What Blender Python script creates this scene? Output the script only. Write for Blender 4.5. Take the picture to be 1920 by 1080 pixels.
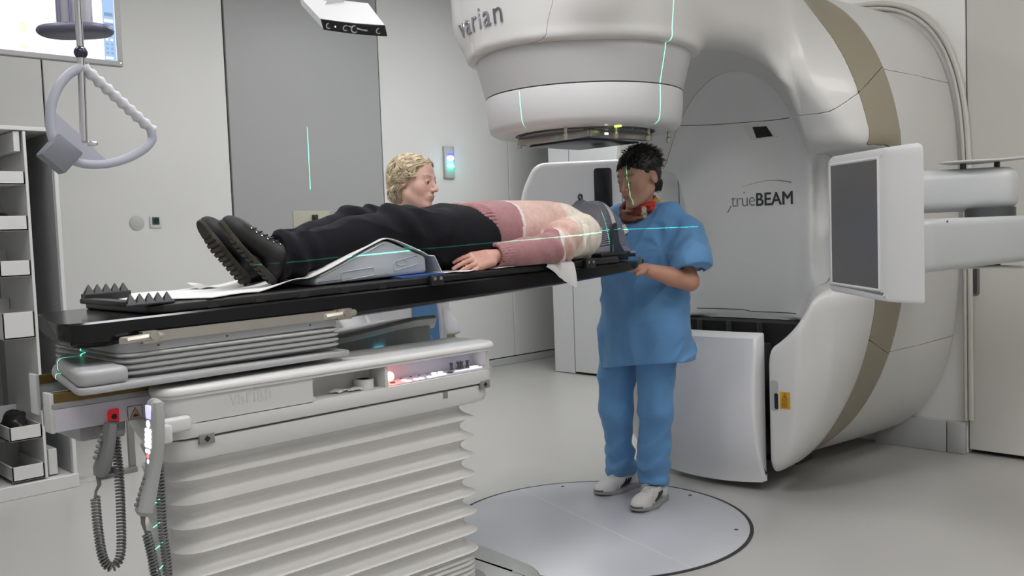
import bpy, bmesh, math, random
import numpy as np
from math import sin, cos, pi, radians, atan, sqrt, atan2
from mathutils import Vector, Matrix
from mathutils.bvhtree import BVHTree

random.seed(7)
rng = np.random.default_rng(7)
SC = bpy.context.scene
COL = SC.collection
for o in list(bpy.data.objects):
    bpy.data.objects.remove(o)

# ------------------------------------------------------------------ camera
cam_d = bpy.data.cameras.new('camera')
cam = bpy.data.objects.new('camera', cam_d)
COL.objects.link(cam)
SC.camera = cam
_phi, _pit, _rho = radians(45.7), atan(100 / 1700), radians(2.1)
_F = Vector((cos(_phi) * cos(_pit), sin(_phi) * cos(_pit), -sin(_pit)))
_R0 = Vector((sin(_phi), -cos(_phi), 0))
_U0 = _R0.cross(_F)
_R = cos(_rho) * _R0 - sin(_rho) * _U0
_U = sin(_rho) * _R0 + cos(_rho) * _U0
cam.matrix_world = Matrix(((_R.x, _U.x, -_F.x, -3.0), (_R.y, _U.y, -_F.y, -2.59), (_R.z, _U.z, -_F.z, 1.29), (0, 0, 0, 1)))
cam_d.sensor_width = 36
cam_d.lens = 36 * 1700 / 1920
cam_d.clip_start = 0.05

# ------------------------------------------------------------------ world, exposure, lights
SC.view_settings.view_transform = 'Standard'
SC.view_settings.look = 'None'
SC.view_settings.exposure = 0.0
SC.view_settings.gamma = 1.0
SC.view_settings.use_curve_mapping = False
W = bpy.data.worlds.new('world')
SC.world = W
W.use_nodes = True
W.node_tree.nodes['Background'].inputs[0].default_value = (0.5, 0.52, 0.55, 1)
W.node_tree.nodes['Background'].inputs[1].default_value = 0.05

CEIL = 3.62

def area(name, loc, sx, sy, power, col=(1, 1, 1), rot=(0, 0, 0)):
    l = bpy.data.lights.new(name, 'AREA')
    l.shape = 'RECTANGLE'
    l.size, l.size_y = sx, sy
    l.energy = power
    l.color = col
    o = bpy.data.objects.new(name, l)
    o.location = loc
    o.rotation_euler = rot
    COL.objects.link(o)
    return o

LAMPS = [(-3.2, -2.2, 16, (1, .98, .97)), (-0.9, -2.4, 22, (1, .98, .97)), (1.2, -3.0, 18, (1, .97, .94)),
         (-3.2, 0.6, 19, (.97, .98, 1)), (-1.5, -0.6, 40, (.96, .955, 1)),
         (-1.6, 1.7, 15, (1, .99, .98)), (0.6, 1.7, 24, (1, .99, .98)), (2.2, 1.6, 46, (.98, .99, 1)),
         (-3.2, -4.0, 15, (1, .98, .97)), (0.2, -4.2, 22, (1, .98, .97))]
for i, (x, y, e, c) in enumerate(LAMPS):
    area('ceiling_lamp', (x, y, CEIL - 0.07), 1.15, 0.55, e, c)


def laser(name, loc, aim, up, fans, power, col=(0.08, 1.0, 0.55), half=0.00036):
    """A wall laser: a point of light let out only through slits (real light, thin fans).
    fans: (axis across the fan, lowest, highest direction along it)"""
    l = bpy.data.lights.new(name, 'SPOT')
    l.energy = power
    l.shadow_soft_size = 0.0
    l.spot_size = radians(120)
    l.spot_blend = 0.0
    o = bpy.data.objects.new(name, l)
    f = (Vector(aim) - Vector(loc)).normalized()
    u = Vector(up)
    r = f.cross(u).normalized()
    u = r.cross(f).normalized()
    o.matrix_world = Matrix(((r.x, u.x, -f.x, loc[0]), (r.y, u.y, -f.y, loc[1]), (r.z, u.z, -f.z, loc[2]), (0, 0, 0, 1)))
    COL.objects.link(o)
    l.use_nodes = True
    nt = l.node_tree
    em = nt.nodes['Emission']
    tc = nt.nodes.new('ShaderNodeTexCoord')
    sp = nt.nodes.new('ShaderNodeSeparateXYZ')
    nt.links.new(tc.outputs['Normal'], sp.inputs[0])
    def mth(op, a, b):
        n = nt.nodes.new('ShaderNodeMath'); n.operation = op
        for i, v in enumerate((a, b)):
            if v is None: continue
            if isinstance(v, (int, float)): n.inputs[i].default_value = v
            else: nt.links.new(v, n.inputs[i])
        return n.outputs[0]
    acc = None
    for ax, lo, hi in fans:
        other = sp.outputs['XY'.replace(ax, '')]
        m = mth('LESS_THAN', mth('ABSOLUTE', sp.outputs[ax], None), half)
        m = mth('MULTIPLY', m, mth('MULTIPLY', mth('GREATER_THAN', other, lo), mth('LESS_THAN', other, hi)))
        acc = m if acc is None else mth('MAXIMUM', acc, m)
    nt.links.new(acc, em.inputs['Strength'])
    em.inputs['Color'].default_value = (*col, 1)
    return o

# side laser on the wall behind the camera (a cross on the isocentre, rolled a little)
laser('side_laser', (0.0, -4.85, 1.295), (0, 0, 1.295), (-.04, 0, 1), [('Y', -.362, .112), ('X', -.035, .017), ('X', .088, .25)], 5000)
# sagittal laser above the foot of the couch, nurse-height laser at the left, short mark on the grey door
laser('sagittal_laser', (-5.35, -0.03, 1.75), (0, -.03, 1.3), (0, 0, 1), [('X', -.075, .105)], 3600, half=.00022)
laser('couch_laser', (-5.35, 0.0, 1.75), (0, 0, 1.3), (0, 0, 1), [('X', -.37, -.12)], 9000, half=.0005)
laser('front_laser', (-3.4, -4.85, 1.30), (.3, -.15, 1.295), (0, 0, 1), [('Y', -.030, .030)], 7000, half=.0002)
laser('door_laser', (-3.5, -4.85, 2.1), (1.05, 3.88, 1.97), (0, 0, 1), [('X', -.0255, .0255)], 26000, half=.00025)

# ------------------------------------------------------------------ materials
MATS = {}

def mat(name, col, rough=0.5, metal=0.0, noise=0.0, nscale=8.0, bump=0.0, bscale=60.0, emit=None, estr=0.0, coat=0.0, alpha=None, spec=0.5, vcol=False, sheen=0.0, sss=0.0):
    if name in MATS:
        return MATS[name]
    m = bpy.data.materials.new(name)
    m.use_nodes = True
    nt = m.node_tree
    b = nt.nodes['Principled BSDF']
    b.inputs['Base Color'].default_value = (*col, 1)
    b.inputs['Roughness'].default_value = rough
    b.inputs['Metallic'].default_value = metal
    b.inputs['Specular IOR Level'].default_value = spec
    b.inputs['Coat Weight'].default_value = coat
    if sheen:
        b.inputs['Sheen Weight'].default_value = sheen
    if sss:
        b.inputs['Subsurface Weight'].default_value = sss
        b.inputs['Subsurface Radius'].default_value = (0.01, 0.004, 0.002)
        b.inputs['Subsurface Scale'].default_value = 1.0
    if emit:
        b.inputs['Emission Color'].default_value = (*emit, 1)
        b.inputs['Emission Strength'].default_value = estr
    src = None
    if vcol:
        at = nt.nodes.new('ShaderNodeAttribute'); at.attribute_name = 'tint'
        src = at.outputs['Color']
    tc = nt.nodes.new('ShaderNodeTexCoord')
    if noise:
        n = nt.nodes.new('ShaderNodeTexNoise'); n.inputs['Scale'].default_value = nscale; n.inputs['Detail'].default_value = 3
        nt.links.new(tc.outputs['Object'], n.inputs['Vector'])
        mr = nt.nodes.new('ShaderNodeMapRange')
        mr.inputs['To Min'].default_value = 1 - noise; mr.inputs['To Max'].default_value = 1 + noise
        nt.links.new(n.outputs['Fac'], mr.inputs['Value'])
        mx = nt.nodes.new('ShaderNodeMix'); mx.data_type = 'RGBA'; mx.blend_type = 'MULTIPLY'; mx.inputs[0].default_value = 1
        if src: nt.links.new(src, mx.inputs[6])
        else: mx.inputs[6].default_value = (*col, 1)
        nt.links.new(mr.outputs[0], mx.inputs[7])
        src = mx.outputs[2]
    if src:
        nt.links.new(src, b.inputs['Base Color'])
    if bump:
        n2 = nt.nodes.new('ShaderNodeTexNoise'); n2.inputs['Scale'].default_value = bscale; n2.inputs['Detail'].default_value = 4
        nt.links.new(tc.outputs['Object'], n2.inputs['Vector'])
        bp = nt.nodes.new('ShaderNodeBump'); bp.inputs['Strength'].default_value = bump; bp.inputs['Distance'].default_value = 0.01
        nt.links.new(n2.outputs['Fac'], bp.inputs['Height'])
        nt.links.new(bp.outputs[0], b.inputs['Normal'])
    MATS[name] = m
    return m

WALLM = mat('wall_paint', (.66, .66, .645), .55, noise=.015, nscale=2, bump=.02, bscale=200)
WALLG = mat('grey_door_laminate', (.325, .33, .33), .4, noise=.015, nscale=2)
FLOORM = mat('vinyl_floor', (.43, .425, .405), .33, noise=.03, nscale=3, bump=.015, bscale=40)
DISCM = mat('turntable_vinyl', (.50, .51, .545), .3, noise=.02, nscale=5)
CEILM = mat('ceiling_paint', (.75, .75, .73), .7, bump=.02, bscale=100)
DARK = mat('black_gap', (.012, .012, .012), .8, noise=.1)
GREYD = mat('dark_grey_plastic', (.06, .062, .065), .45, noise=.05)
GAN = mat('gantry_white', (.63, .625, .605), .32, noise=.012, nscale=3, coat=.15)
GANF = mat('gantry_face', (.72, .72, .715), .4, noise=.012, nscale=3)
STRIPE = mat('gantry_beige', (.30, .265, .195), .35, noise=.02, nscale=4)
PLAST = mat('white_plastic', (.60, .60, .60), .35, noise=.015, nscale=6)
PLASTG = mat('light_grey_plastic', (.47, .48, .48), .4, noise=.02, nscale=6)
BELLOW = mat('bellows_fabric', (.66, .655, .635), .6, noise=.03, nscale=10, bump=.05, bscale=120)
CARBON = mat('black_carbon', (.006, .006, .007), .16, noise=.2, nscale=12, spec=.35)
BLACKP = mat('black_plastic', (.014, .014, .016), .35, noise=.1)
STEEL = mat('brushed_steel', (.50, .47, .42), .42, metal=1, noise=.06, nscale=20)
CHROME = mat('chrome', (.7, .7, .72), .12, metal=1, noise=.02)
BRASS = mat('brass_strip', (.16, .10, .025), .45, metal=.4, noise=.1, nscale=30)
SEAM = mat('seam_rubber', (.10, .095, .09), .7, noise=.1)

# ------------------------------------------------------------------ object helpers

def wloc(o):
    v = Vector((0, 0, 0))
    while o is not None:
        v = v + o.location
        o = o.parent
    return v

def top(name, label, cat, loc=(0, 0, 0), group=None):
    o = bpy.data.objects.new(name, None)
    o.empty_display_size = 0.1
    COL.objects.link(o)
    o.location = loc
    o['label'] = label; o['category'] = cat
    if group: o['group'] = group
    return o

def tag(o, label, cat, group=None):
    o['label'] = label; o['category'] = cat
    if group: o['group'] = group
    return o

def link(name, me, m=None, parent=None, label=None):
    o = bpy.data.objects.new(name, me)
    COL.objects.link(o)
    if m is not None:
        for mm in (m if isinstance(m, (list, tuple)) else [m]):
            me.materials.append(mm)
    if parent is not None:
        o.parent = parent
        off = wloc(parent)
        if off.length > 0:
            me.transform(Matrix.Translation(-off))
    if label: o['label'] = label
    return o

def origin_to(o, loc):
    """move the origin of a parentless mesh object"""
    o.data.transform(Matrix.Translation(-Vector(loc)))
    o.location = loc
    return o

def mesh_from(v, f, smooth=35, recalc=True):
    me = bpy.data.meshes.new('mesh')
    me.from_pydata([tuple(map(float, p)) for p in v], [], f)
    if recalc:
        bm = bmesh.new(); bm.from_mesh(me)
        bmesh.ops.recalc_face_normals(bm, faces=bm.faces)
        bm.to_mesh(me); bm.free()
    if smooth is not None:
        me.shade_smooth()
        if smooth < 180:
            me.set_sharp_from_angle(angle=radians(smooth))
    me.update()
    return me

def rotmat(rx=0, ry=0, rz=0):
    return Matrix.Rotation(rz, 3, 'Z') @ Matrix.Rotation(ry, 3, 'Y') @ Matrix.Rotation(rx, 3, 'X')

class MB:
    def __init__(s):
        s.v = []; s.f = []
    def add(s, v, f):
        n = len(s.v)
        s.v += [tuple(p) for p in v]
        s.f += [tuple(i + n for i in q) for q in f]
        return s
    def bm(s, bm):
        bm.verts.index_update()
        return s.add([v.co[:] for v in bm.verts], [[v.index for v in f.verts] for f in bm.faces])
    def box(s, c, size, b=0.0, seg=2, R=None):
        bm = bmesh.new()
        bmesh.ops.create_cube(bm, size=1)
        for v in bm.verts:
            v.co = Vector((v.co.x * size[0], v.co.y * size[1], v.co.z * size[2]))
        if b > 0:
            bmesh.ops.bevel(bm, geom=list(bm.edges), offset=min(b, min(size) * .49), segments=seg, profile=.5, affect='EDGES')
        for v in bm.verts:
            if R is not None: v.co = R @ v.co
            v.co += Vector(c)
        s.bm(bm); bm.free()
        return s
    def bb(s, x0, x1, y0, y1, z0, z1, b=0.0, seg=2):
        return s.box(((x0 + x1) / 2, (y0 + y1) / 2, (z0 + z1) / 2), (abs(x1 - x0), abs(y1 - y0), abs(z1 - z0)), b, seg)
    def tube(s, pts, r, n=8, closed=False, caps=True):
        P = [Vector(p) for p in pts]
        m = len(P)
        rr = r if hasattr(r, '__len__') else [r] * m
        T = []
        for i in range(m):
            a = P[(i - 1) % m] if (closed or i > 0) else P[i]
            b = P[(i + 1) % m] if (closed or i < m - 1) else P[i]
            t = (b - a)
            T.append(t.normalized() if t.length > 1e-9 else Vector((0, 0, 1)))
        ref = Vector((0, 0, 1)) if abs(T[0].z) < .9 else Vector((1, 0, 0))
        N = T[0].cross(ref).normalized()
        vs = []; fs = []
        for i in range(m):
            N = (N - T[i] * N.dot(T[i]))
            N = N.normalized() if N.length > 1e-6 else T[i].orthogonal().normalized()
            B = T[i].cross(N)
            for k in range(n):
                a = 2 * pi * k / n
                vs.append(P[i] + (N * cos(a) + B * sin(a)) * rr[i])
        segs = m if closed else m - 1
        for i in range(segs):
            for k in range(n):
                j = (i + 1) % m
                fs.append((i * n + k, i * n + (k + 1) % n, j * n + (k + 1) % n, j * n + k))
        if caps and not closed:
            fs.append(tuple(range(n))[::-1]); fs.append(tuple((m - 1) * n + k for k in range(n)))
        return s.add(vs, fs)
    def cyl(s, a, b, r, n=24, r2=None):
        return s.tube([a, b], [r, r if r2 is None else r2], n)
    def lathe(s, prof, c=(0, 0, 0), n=48, R=None, a0=0, a1=2 * pi):
        """prof: list of (radius, height) about local z"""
        full = abs(a1 - a0 - 2 * pi) < 1e-6
        nn = n if full else n + 1
        vs = []; fs = []
        for (r, h) in prof:
            for k in range(nn):
                a = a0 + (a1 - a0) * k / n
                p = Vector((r * cos(a), r * sin(a), h))
                if R is not None: p = R @ p
                vs.append(p + Vector(c))
        for i in range(len(prof) - 1):
            for k in range(n):
                k2 = (k + 1) % nn
                fs.append((i * nn + k, i * nn + k2, (i + 1) * nn + k2, (i + 1) * nn + k))
        if full:
            if prof[0][0] > 1e-6: fs.append(tuple(range(nn))[::-1])
            if prof[-1][0] > 1e-6: fs.append(tuple((len(prof) - 1) * nn + k for k in range(nn)))
        return s.add(vs, fs)
    def rings(s, rings, closed=True, cap0=True, cap1=True):
        n = len(rings[0]); vs = []; fs = []
        for r in rings: vs += list(r)
        for i in range(len(rings) - 1):
            for k in range(n if closed else n - 1):
                k2 = (k + 1) % n
                fs.append((i * n + k, i * n + k2, (i + 1) * n + k2, (i + 1) * n + k))
        if closed:
            if cap0: fs.append(tuple(range(n))[::-1])
            if cap1: fs.append(tuple((len(rings) - 1) * n + k for k in range(n)))
        return s.add(vs, fs)
    def prism(s, poly, z0, z1, r=0.0, seg=3, M=None, rb=None):
        """extrude a CCW polygon from z0 to z1 with rounded rims (r top, rb bottom); M maps (x,y,z)->world"""
        rb = r if rb is None else rb
        if sum(a[0] * b[1] - b[0] * a[1] for a, b in zip(poly, list(poly[1:]) + [poly[0]])) < 0: poly = list(poly)[::-1]
        rings = []
        def ring(off, z):
            q = offset(poly, off)
            return [(Vector((x, y, z)) if M is None else Vector(M(x, y, z))) for x, y in q]
        if rb > 0:
            for i in range(seg + 1):
                a = pi / 2 * i / seg
                rings.append(ring(-rb * (1 - sin(a)), z0 + rb * (1 - cos(a))))
        else: rings.append(ring(0, z0))
        if r > 0:
            for i in range(seg + 1):
                a = pi / 2 * i / seg
                rings.append(ring(-r * (1 - cos(a)), z1 - r * (1 - sin(a))))
        else: rings.append(ring(0, z1))
        return s.rings(rings)
    def sheet(s, grid, th=0.0):
        """grid[i][j] of points -> quad sheet, optionally doubled with thickness th"""
        a = len(grid); b = len(grid[0])
        vs = [Vector(p) for row in grid for p in row]
        fs = [(i * b + j, i * b + j + 1, (i + 1) * b + j + 1, (i + 1) * b + j) for i in range(a - 1) for j in range(b - 1)]
        if th:
            nv = len(vs)
            nor = [Vector((0, 0, 0)) for _ in vs]
            for f in fs:
                n = (vs[f[1]] - vs[f[0]]).cross(vs[f[3]] - vs[f[0]])
                for i in f: nor[i] += n
            vs2 = [v - (n.normalized() * th if n.length > 1e-12 else Vector((0, 0, th))) for v, n in zip(vs, nor)]
            f2 = [tuple(i + nv for i in f[::-1]) for f in fs]
            edge = [(0 * b + j, 0 * b + j + 1) for j in range(b - 1)] + [(i * b + b - 1, (i + 1) * b + b - 1) for i in range(a - 1)]
            edge += [((a - 1) * b + j + 1, (a - 1) * b + j) for j in range(b - 1)] + [((i + 1) * b, i * b) for i in range(a - 1)]
            fs = fs + f2 + [(p, p + nv, q + nv, q) for p, q in edge]
            vs = vs + vs2
        return s.add(vs, fs)
    def obj(s, name, m=None, parent=None, smooth=35, label=None):
        return link(name, mesh_from(s.v, s.f, smooth), m, parent, label)

def offset(poly, d):
    n = len(poly); out = []
    if abs(d) < 1e-9: return list(poly)
    for i in range(n):
        p0 = Vector(poly[i - 1]); p1 = Vector(poly[i]); p2 = Vector(poly[(i + 1) % n])
        e1 = (p1 - p0); e2 = (p2 - p1)
        e1 = e1.normalized() if e1.length > 1e-9 else e2.normalized()
        e2 = e2.normalized() if e2.length > 1e-9 else e1
        n1 = Vector((e1.y, -e1.x)); n2 = Vector((e2.y, -e2.x))
        m = n1 + n2
        m = m / max(m.length_squared, .3) * 2 if m.length > 1e-6 else n1
        out.append((p1.x + m.x * d, p1.y + m.y * d))
    return out

def fillet(poly, r, n=5):
    out = []
    m = len(poly)
    rr = r if hasattr(r, '__len__') else [r] * m
    for i in range(m):
        p0 = Vector(poly[i - 1]); p1 = Vector(poly[i]); p2 = Vector(poly[(i + 1) % m])
        a = (p0 - p1); b = (p2 - p1)
        d = min(rr[i], a.length * .49, b.length * .49)
        if d < 1e-5:
            out.append((p1.x, p1.y)); continue
        A = p1 + a.normalized() * d; B = p1 + b.normalized() * d
        for k in range(n + 1):
            t = k / n
            q = A * (1 - t) ** 2 + p1 * 2 * t * (1 - t) + B * t * t
            out.append((q.x, q.y))
    return out

def rrect(x0, x1, y0, y1, r=0.0, n=5):
    q = [(x0, y0), (x1, y0), (x1, y1), (x0, y1)]
    return fillet(q, r, n) if r > 0 else q

def axmap(ax, off=(0, 0, 0)):
    ox, oy, oz = off
    if ax == 'z': return lambda x, y, z: (x + ox, y + oy, z + oz)
    if ax == 'y': return lambda x, y, z: (x + ox, -z + oy, y + oz)      # polygon in XZ, extruded towards -Y
    if ax == 'x': return lambda x, y, z: (z + ox, x + oy, y + oz)       # polygon in YZ, extruded towards +X

def text_mesh(txt, size, ext=0.002, spacing=1.0, bevel=0.0, shear=0.0, offset_=0.0):
    c = bpy.data.curves.new('t', 'FONT')
    c.body = txt; c.size = size; c.extrude = ext; c.space_character = spacing
    c.align_x = 'LEFT'; c.bevel_depth = bevel; c.shear = shear; c.offset = offset_
    c.resolution_u = 3
    o = bpy.data.objects.new('t', c); COL.objects.link(o)
    bpy.context.view_layer.update()
    dg = bpy.context.evaluated_depsgraph_get()
    me = bpy.data.meshes.new_from_object(o.evaluated_get(dg))
    bpy.data.objects.remove(o); bpy.data.curves.remove(c)
    me.materials.clear()
    return me

def map_mesh(me, fn):
    for v in me.vertices:
        v.co = Vector(fn(v.co.x, v.co.y, v.co.z))
    me.update()
    return me

# ------------------------------------------------------------------ implicit surfaces (bodies, cloth, gantry shells)
A3 = lambda p: np.array(p, float)
def smin(a, b, k):
    h = np.clip(.5 + .5 * (b - a) / k, 0, 1)
    return b + (a - b) * h - k * h * (1 - h)
def smax(a, b, k): return -smin(-a, -b, k)
def sph(p, c, r): return np.linalg.norm(p - A3(c), axis=1) - r
def ell(p, c, r, R=None):
    q = p - A3(c)
    if R is not None: q = q @ np.array(R)          # R columns = local axes
    r = A3(r)
    k0 = np.linalg.norm(q / r, axis=1); k1 = np.linalg.norm(q / (r * r), axis=1)
    return k0 * (k0 - 1) / np.maximum(k1, 1e-9)
def rc(p, a, b, ra, rb=None):
    a = A3(a); b = A3(b); rb = ra if rb is None else rb
    ba = b - a; h = np.clip(((p - a) @ ba) / max(ba @ ba, 1e-12), 0, 1)
    return np.linalg.norm(p - a - h[:, None] * ba, axis=1) - (ra + h * (rb - ra))
def rbox(p, c, hs, r=0.0, R=None):
    q = p - A3(c)
    if R is not None: q = q @ np.array(R)
    q = np.abs(q) - (A3(hs) - r)
    return np.linalg.norm(np.maximum(q, 0), axis=1) + np.minimum(q.max(1), 0) - r
def chain(p, pts, rs, k=.02):
    d = None
    for i in range(len(pts) - 1):
        e = rc(p, pts[i], pts[i + 1], rs[i], rs[i + 1])
        d = e if d is None else smin(d, e, k)
    return d
def U_(items, k=.02):
    d = items[0]
    for e in items[1:]: d = smin(d, e, k)
    return d
_PERM = rng.random((32, 32, 32))
def vnoise(p, s):
    q = p * s + 100.0
    i = np.floor(q).astype(int); f = q - i
    f = f * f * (3 - 2 * f)
    i0 = i % 32; i1 = (i + 1) % 32
    def g(a, b, c): return _PERM[a, b, c]
    x0, y0, z0 = i0.T; x1, y1, z1 = i1.T
    fx, fy, fz = f.T
    c00 = g(x0, y0, z0) * (1 - fx) + g(x1, y0, z0) * fx
    c10 = g(x0, y1, z0) * (1 - fx) + g(x1, y1, z0) * fx
    c01 = g(x0, y0, z1) * (1 - fx) + g(x1, y0, z1) * fx
    c11 = g(x0, y1, z1) * (1 - fx) + g(x1, y1, z1) * fx
    return ((c00 * (1 - fy) + c10 * fy) * (1 - fz) + (c01 * (1 - fy) + c11 * fy) * fz) * 2 - 1

def sdf_mesh(fn, lo, hi, h, slack=1.6, refine=True, smooth=180):
    lo = A3(lo); hi = A3(hi)
    B = 4
    nb = np.ceil((hi - lo) / (h * B)).astype(int)
    g = np.stack(np.meshgrid(*[np.arange(n) for n in nb], indexing='ij'), -1).reshape(-1, 3)
    def ev(p):
        out = np.empty(len(p))
        for i in range(0, len(p), 200000):
            out[i:i + 200000] = fn(p[i:i + 200000])
        return out
    # coarse pass on super blocks
    S = 4
    ns = np.ceil(nb / S).astype(int)
    sg = np.stack(np.meshgrid(*[np.arange(n) for n in ns], indexing='ij'), -1).reshape(-1, 3)
    d = ev(lo + (sg + .5) * h * B * S)
    sg = sg[np.abs(d) < h * B * S * .87 * slack]
    sub = np.stack(np.meshgrid(*[np.arange(S)] * 3, indexing='ij'), -1).reshape(-1, 3)
    g = (sg[:, None, :] * S + sub[None]).reshape(-1, 3)
    d = ev(lo + (g + .5) * h * B)
    g = g[np.abs(d) < h * B * .87 * slack]
    n = len(g)
    cs = np.stack(np.meshgrid(*[np.arange(B + 1)] * 3, indexing='ij'), -1).reshape(-1, 3)
    cor = (g[:, None, :] * B + cs[None]).reshape(-1, 3)
    N = nb * B + 8 + B * S
    key = (cor[:, 0].astype(np.int64) * N[1] + cor[:, 1]) * N[2] + cor[:, 2]
    uk, first, inv = np.unique(key, return_index=True, return_inverse=True)
    val = ev(lo + cor[first] * h)
    V = val[inv.reshape(-1)].reshape(n, B + 1, B + 1, B + 1)
    # cells
    sgn = V < 0
    c8 = [(a, b, c) for a in (0, 1) for b in (0, 1) for c in (0, 1)]
    sl = lambda a, b, c: V[:, a:a + B, b:b + B, c:c + B]
    cnt = sum((sl(*t) < 0).astype(int) for t in c8)
    act = (cnt > 0) & (cnt < 8)
    bi, ci, cj, ck = np.nonzero(act)
    pos = np.zeros((len(bi), 3)); num = np.zeros(len(bi))
    cv = {t: sl(*t)[bi, ci, cj, ck] for t in c8}
    for t in c8:
        for ax in range(3):
            if t[ax] == 0:
                t2 = list(t); t2[ax] = 1; t2 = tuple(t2)
                a = cv[t]; b = cv[t2]
                cr = (a < 0) != (b < 0)
                w = np.where(cr, a / np.where(cr, a - b, 1), 0)
                e = np.tile(A3(t), (len(bi), 1)); e[:, ax] += w
                pos += e * cr[:, None]; num += cr
    pos /= num[:, None]
    cell = g[bi] * B + np.stack([ci, cj, ck], 1)
    P = lo + (cell + pos) * h
    ck_ = (cell[:, 0].astype(np.int64) * N[1] + cell[:, 1]) * N[2] + cell[:, 2]
    order = np.argsort(ck_); sk = ck_[order]
    def find(c):
        k = (c[:, 0].astype(np.int64) * N[1] + c[:, 1]) * N[2] + c[:, 2]
        i = np.searchsorted(sk, k); i = np.minimum(i, len(sk) - 1)
        ok = sk[i] == k
        return np.where(ok, order[i], -1)
    faces = []
    for ax in range(3):
        a = [slice(0, B)] * 3; b = [slice(0, B)] * 3
        b[ax] = slice(1, B + 1)
        s0 = V[(slice(None), *a)] < 0; s1 = V[(slice(None), *b)] < 0
        q, i, j, k = np.nonzero(s0 != s1)
        inside = s0[q, i, j, k]
        base = g[q] * B + np.stack([i, j, k], 1)
        u = np.zeros(3, int); v = np.zeros(3, int)
        u[(ax + 1) % 3] = 1; v[(ax + 2) % 3] = 1
        f = np.stack([find(base), find(base - u), find(base - u - v), find(base - v)], 1)
        f[~inside] = f[~inside][:, ::-1]
        faces.append(f[(f >= 0).all(1)])
    F = np.concatenate(faces)
    if refine:
        for _ in range(2):
            d0 = ev(P); e = h * .25
            gr = np.stack([ev(P + np.eye(3)[a] * e) - d0 for a in range(3)], 1) / e
            g2 = (gr * gr).sum(1)
            st = np.clip(d0 / np.maximum(g2, .05), -h * .6, h * .6)
            P = P - gr * st[:, None]
    me = bpy.data.meshes.new('mesh')
    me.vertices.add(len(P)); me.vertices.foreach_set('co', P.astype(np.float32).ravel())
    me.loops.add(len(F) * 4); me.loops.foreach_set('vertex_index', F.astype(np.int32).ravel())
    me.polygons.add(len(F)); me.polygons.foreach_set('loop_start', np.arange(0, len(F) * 4, 4, dtype=np.int32))
    me.update(calc_edges=True); me.validate()
    me.shade_smooth()
    if smooth < 180: me.set_sharp_from_angle(angle=radians(smooth))
    return me

def verts_np(me):
    a = np.empty(len(me.vertices) * 3, np.float32); me.vertices.foreach_get('co', a)
    return a.reshape(-1, 3).astype(float)

def set_tint(me, rgb):
    at = me.color_attributes.new('tint', 'FLOAT_COLOR', 'POINT')
    a = np.ones((len(me.vertices), 4), np.float32); a[:, :3] = rgb
    at.data.foreach_set('color', a.ravel())
# ------------------------------------------------------------------ room shell
def struct(o, label=None):
    o['kind'] = 'structure'
    if label: o['label'] = label
    return o

XW, XE, XG, YN, YS = -5.5, 3.13, 2.2, 3.88, -5.0
# turntable circle set in the floor
TR = 0.672
def ring_face(mb, r0, r1, z, n=96, c=(0, 0)):
    vs = []; fs = []
    for k in range(n):
        a = 2 * pi * k / n
        vs += [(c[0] + r0 * cos(a), c[1] + r0 * sin(a), z), (c[0] + r1 * cos(a), c[1] + r1 * sin(a), z)]
    for k in range(n):
        j = (k + 1) % n
        fs.append((2 * k, 2 * k + 1, 2 * j + 1, 2 * j))
    mb.add(vs, fs)

struct(MB().bb(XW, 4.6, YS, YN + .15, -.12, 0).obj('floor', FLOORM), 'pale grey vinyl floor')
struct(MB().bb(XW, 4.6, YS, YN + .15, CEIL, CEIL + .1).obj('ceiling', CEILM))

# back wall built of tall flush panels with dark joints, grey sliding door among them
wall_n = MB().bb(XW, 4.6, YN + .02, YN + .15, 0, CEIL).obj('wall_back', DARK)
struct(wall_n, 'back wall faced with tall flush panels')
def wpanel(x0, x1, z0, z1, m=WALLM, name='panel', d=.02):
    g = .0055
    return MB().bb(x0 + g, x1 - g, YN, YN + d + .02, z0 + g, z1 - g, .003, 1).obj(name, m, wall_n)
for a, b in [(XW, -2.4), (-.944, .358), (1.793, 3.327), (3.327, 4.58)]:
    wpanel(a, b, .075, CEIL)
wpanel(-2.4, -.944, 2.05, CEIL)
MB().bb(XW, 4.58, YN - .002, YN + .03, 0, .07, .004, 1).obj('skirting', PLASTG, wall_n)
d1 = MB().bb(.366, 1.785, YN - .006, YN + .03, .075, CEIL - .01, .004, 1).obj('door_1', WALLG)
struct(d1, 'wide grey sliding door in the back wall')
plate = MB().prism(rrect(.872, 1.215, 1.28, 1.545, .012), 0, .006, .002, M=axmap('y', (0, YN - .006, 0))).obj('door_plate', mat('beige_plate', (.42, .41, .33), .4, noise=.03), d1)
hb = MB()
hb.bb(1.045, 1.082, YN - .05, YN - .012, 1.462, 1.512, .004).bb(1.05, 1.075, YN - .03, YN - .012, 1.40, 1.46, .003).bb(.98, 1.1, YN - .035, YN - .012, 1.425, 1.44, .003)
hb.obj('door_latch', BLACKP, d1)

# end wall with a door left of the gantry
wall_e = MB().bb(XE + .02, XE + .2, .85, 3.16, 0, CEIL).obj('wall_end', DARK)
struct(wall_e, 'end wall behind the gantry')
def epanel(y0, y1, z0, z1, m=WALLM):
    g = .0055
    return MB().bb(XE, XE + .04, y0 + g, y1 - g, z0 + g, z1 - g, .003, 1).obj('panel', m, wall_e)
GREYW = mat('grey_wall_paint', (.56, .57, .575), .5, noise=.015, nscale=2)
epanel(2.905, 3.16, 0, CEIL, GREYW); epanel(.85, 2.03, 0, CEIL, GREYW)
d2 = MB().bb(XE - .004, XE + .04, 2.038, 2.897, .022, CEIL - .02, .004, 1).obj('door_2', GREYW)
struct(d2, 'tall pale door left of the gantry')
struct(MB().bb(XG, 4.6, .83, .85, 0, CEIL).obj('wall_return', WALLM))
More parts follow.
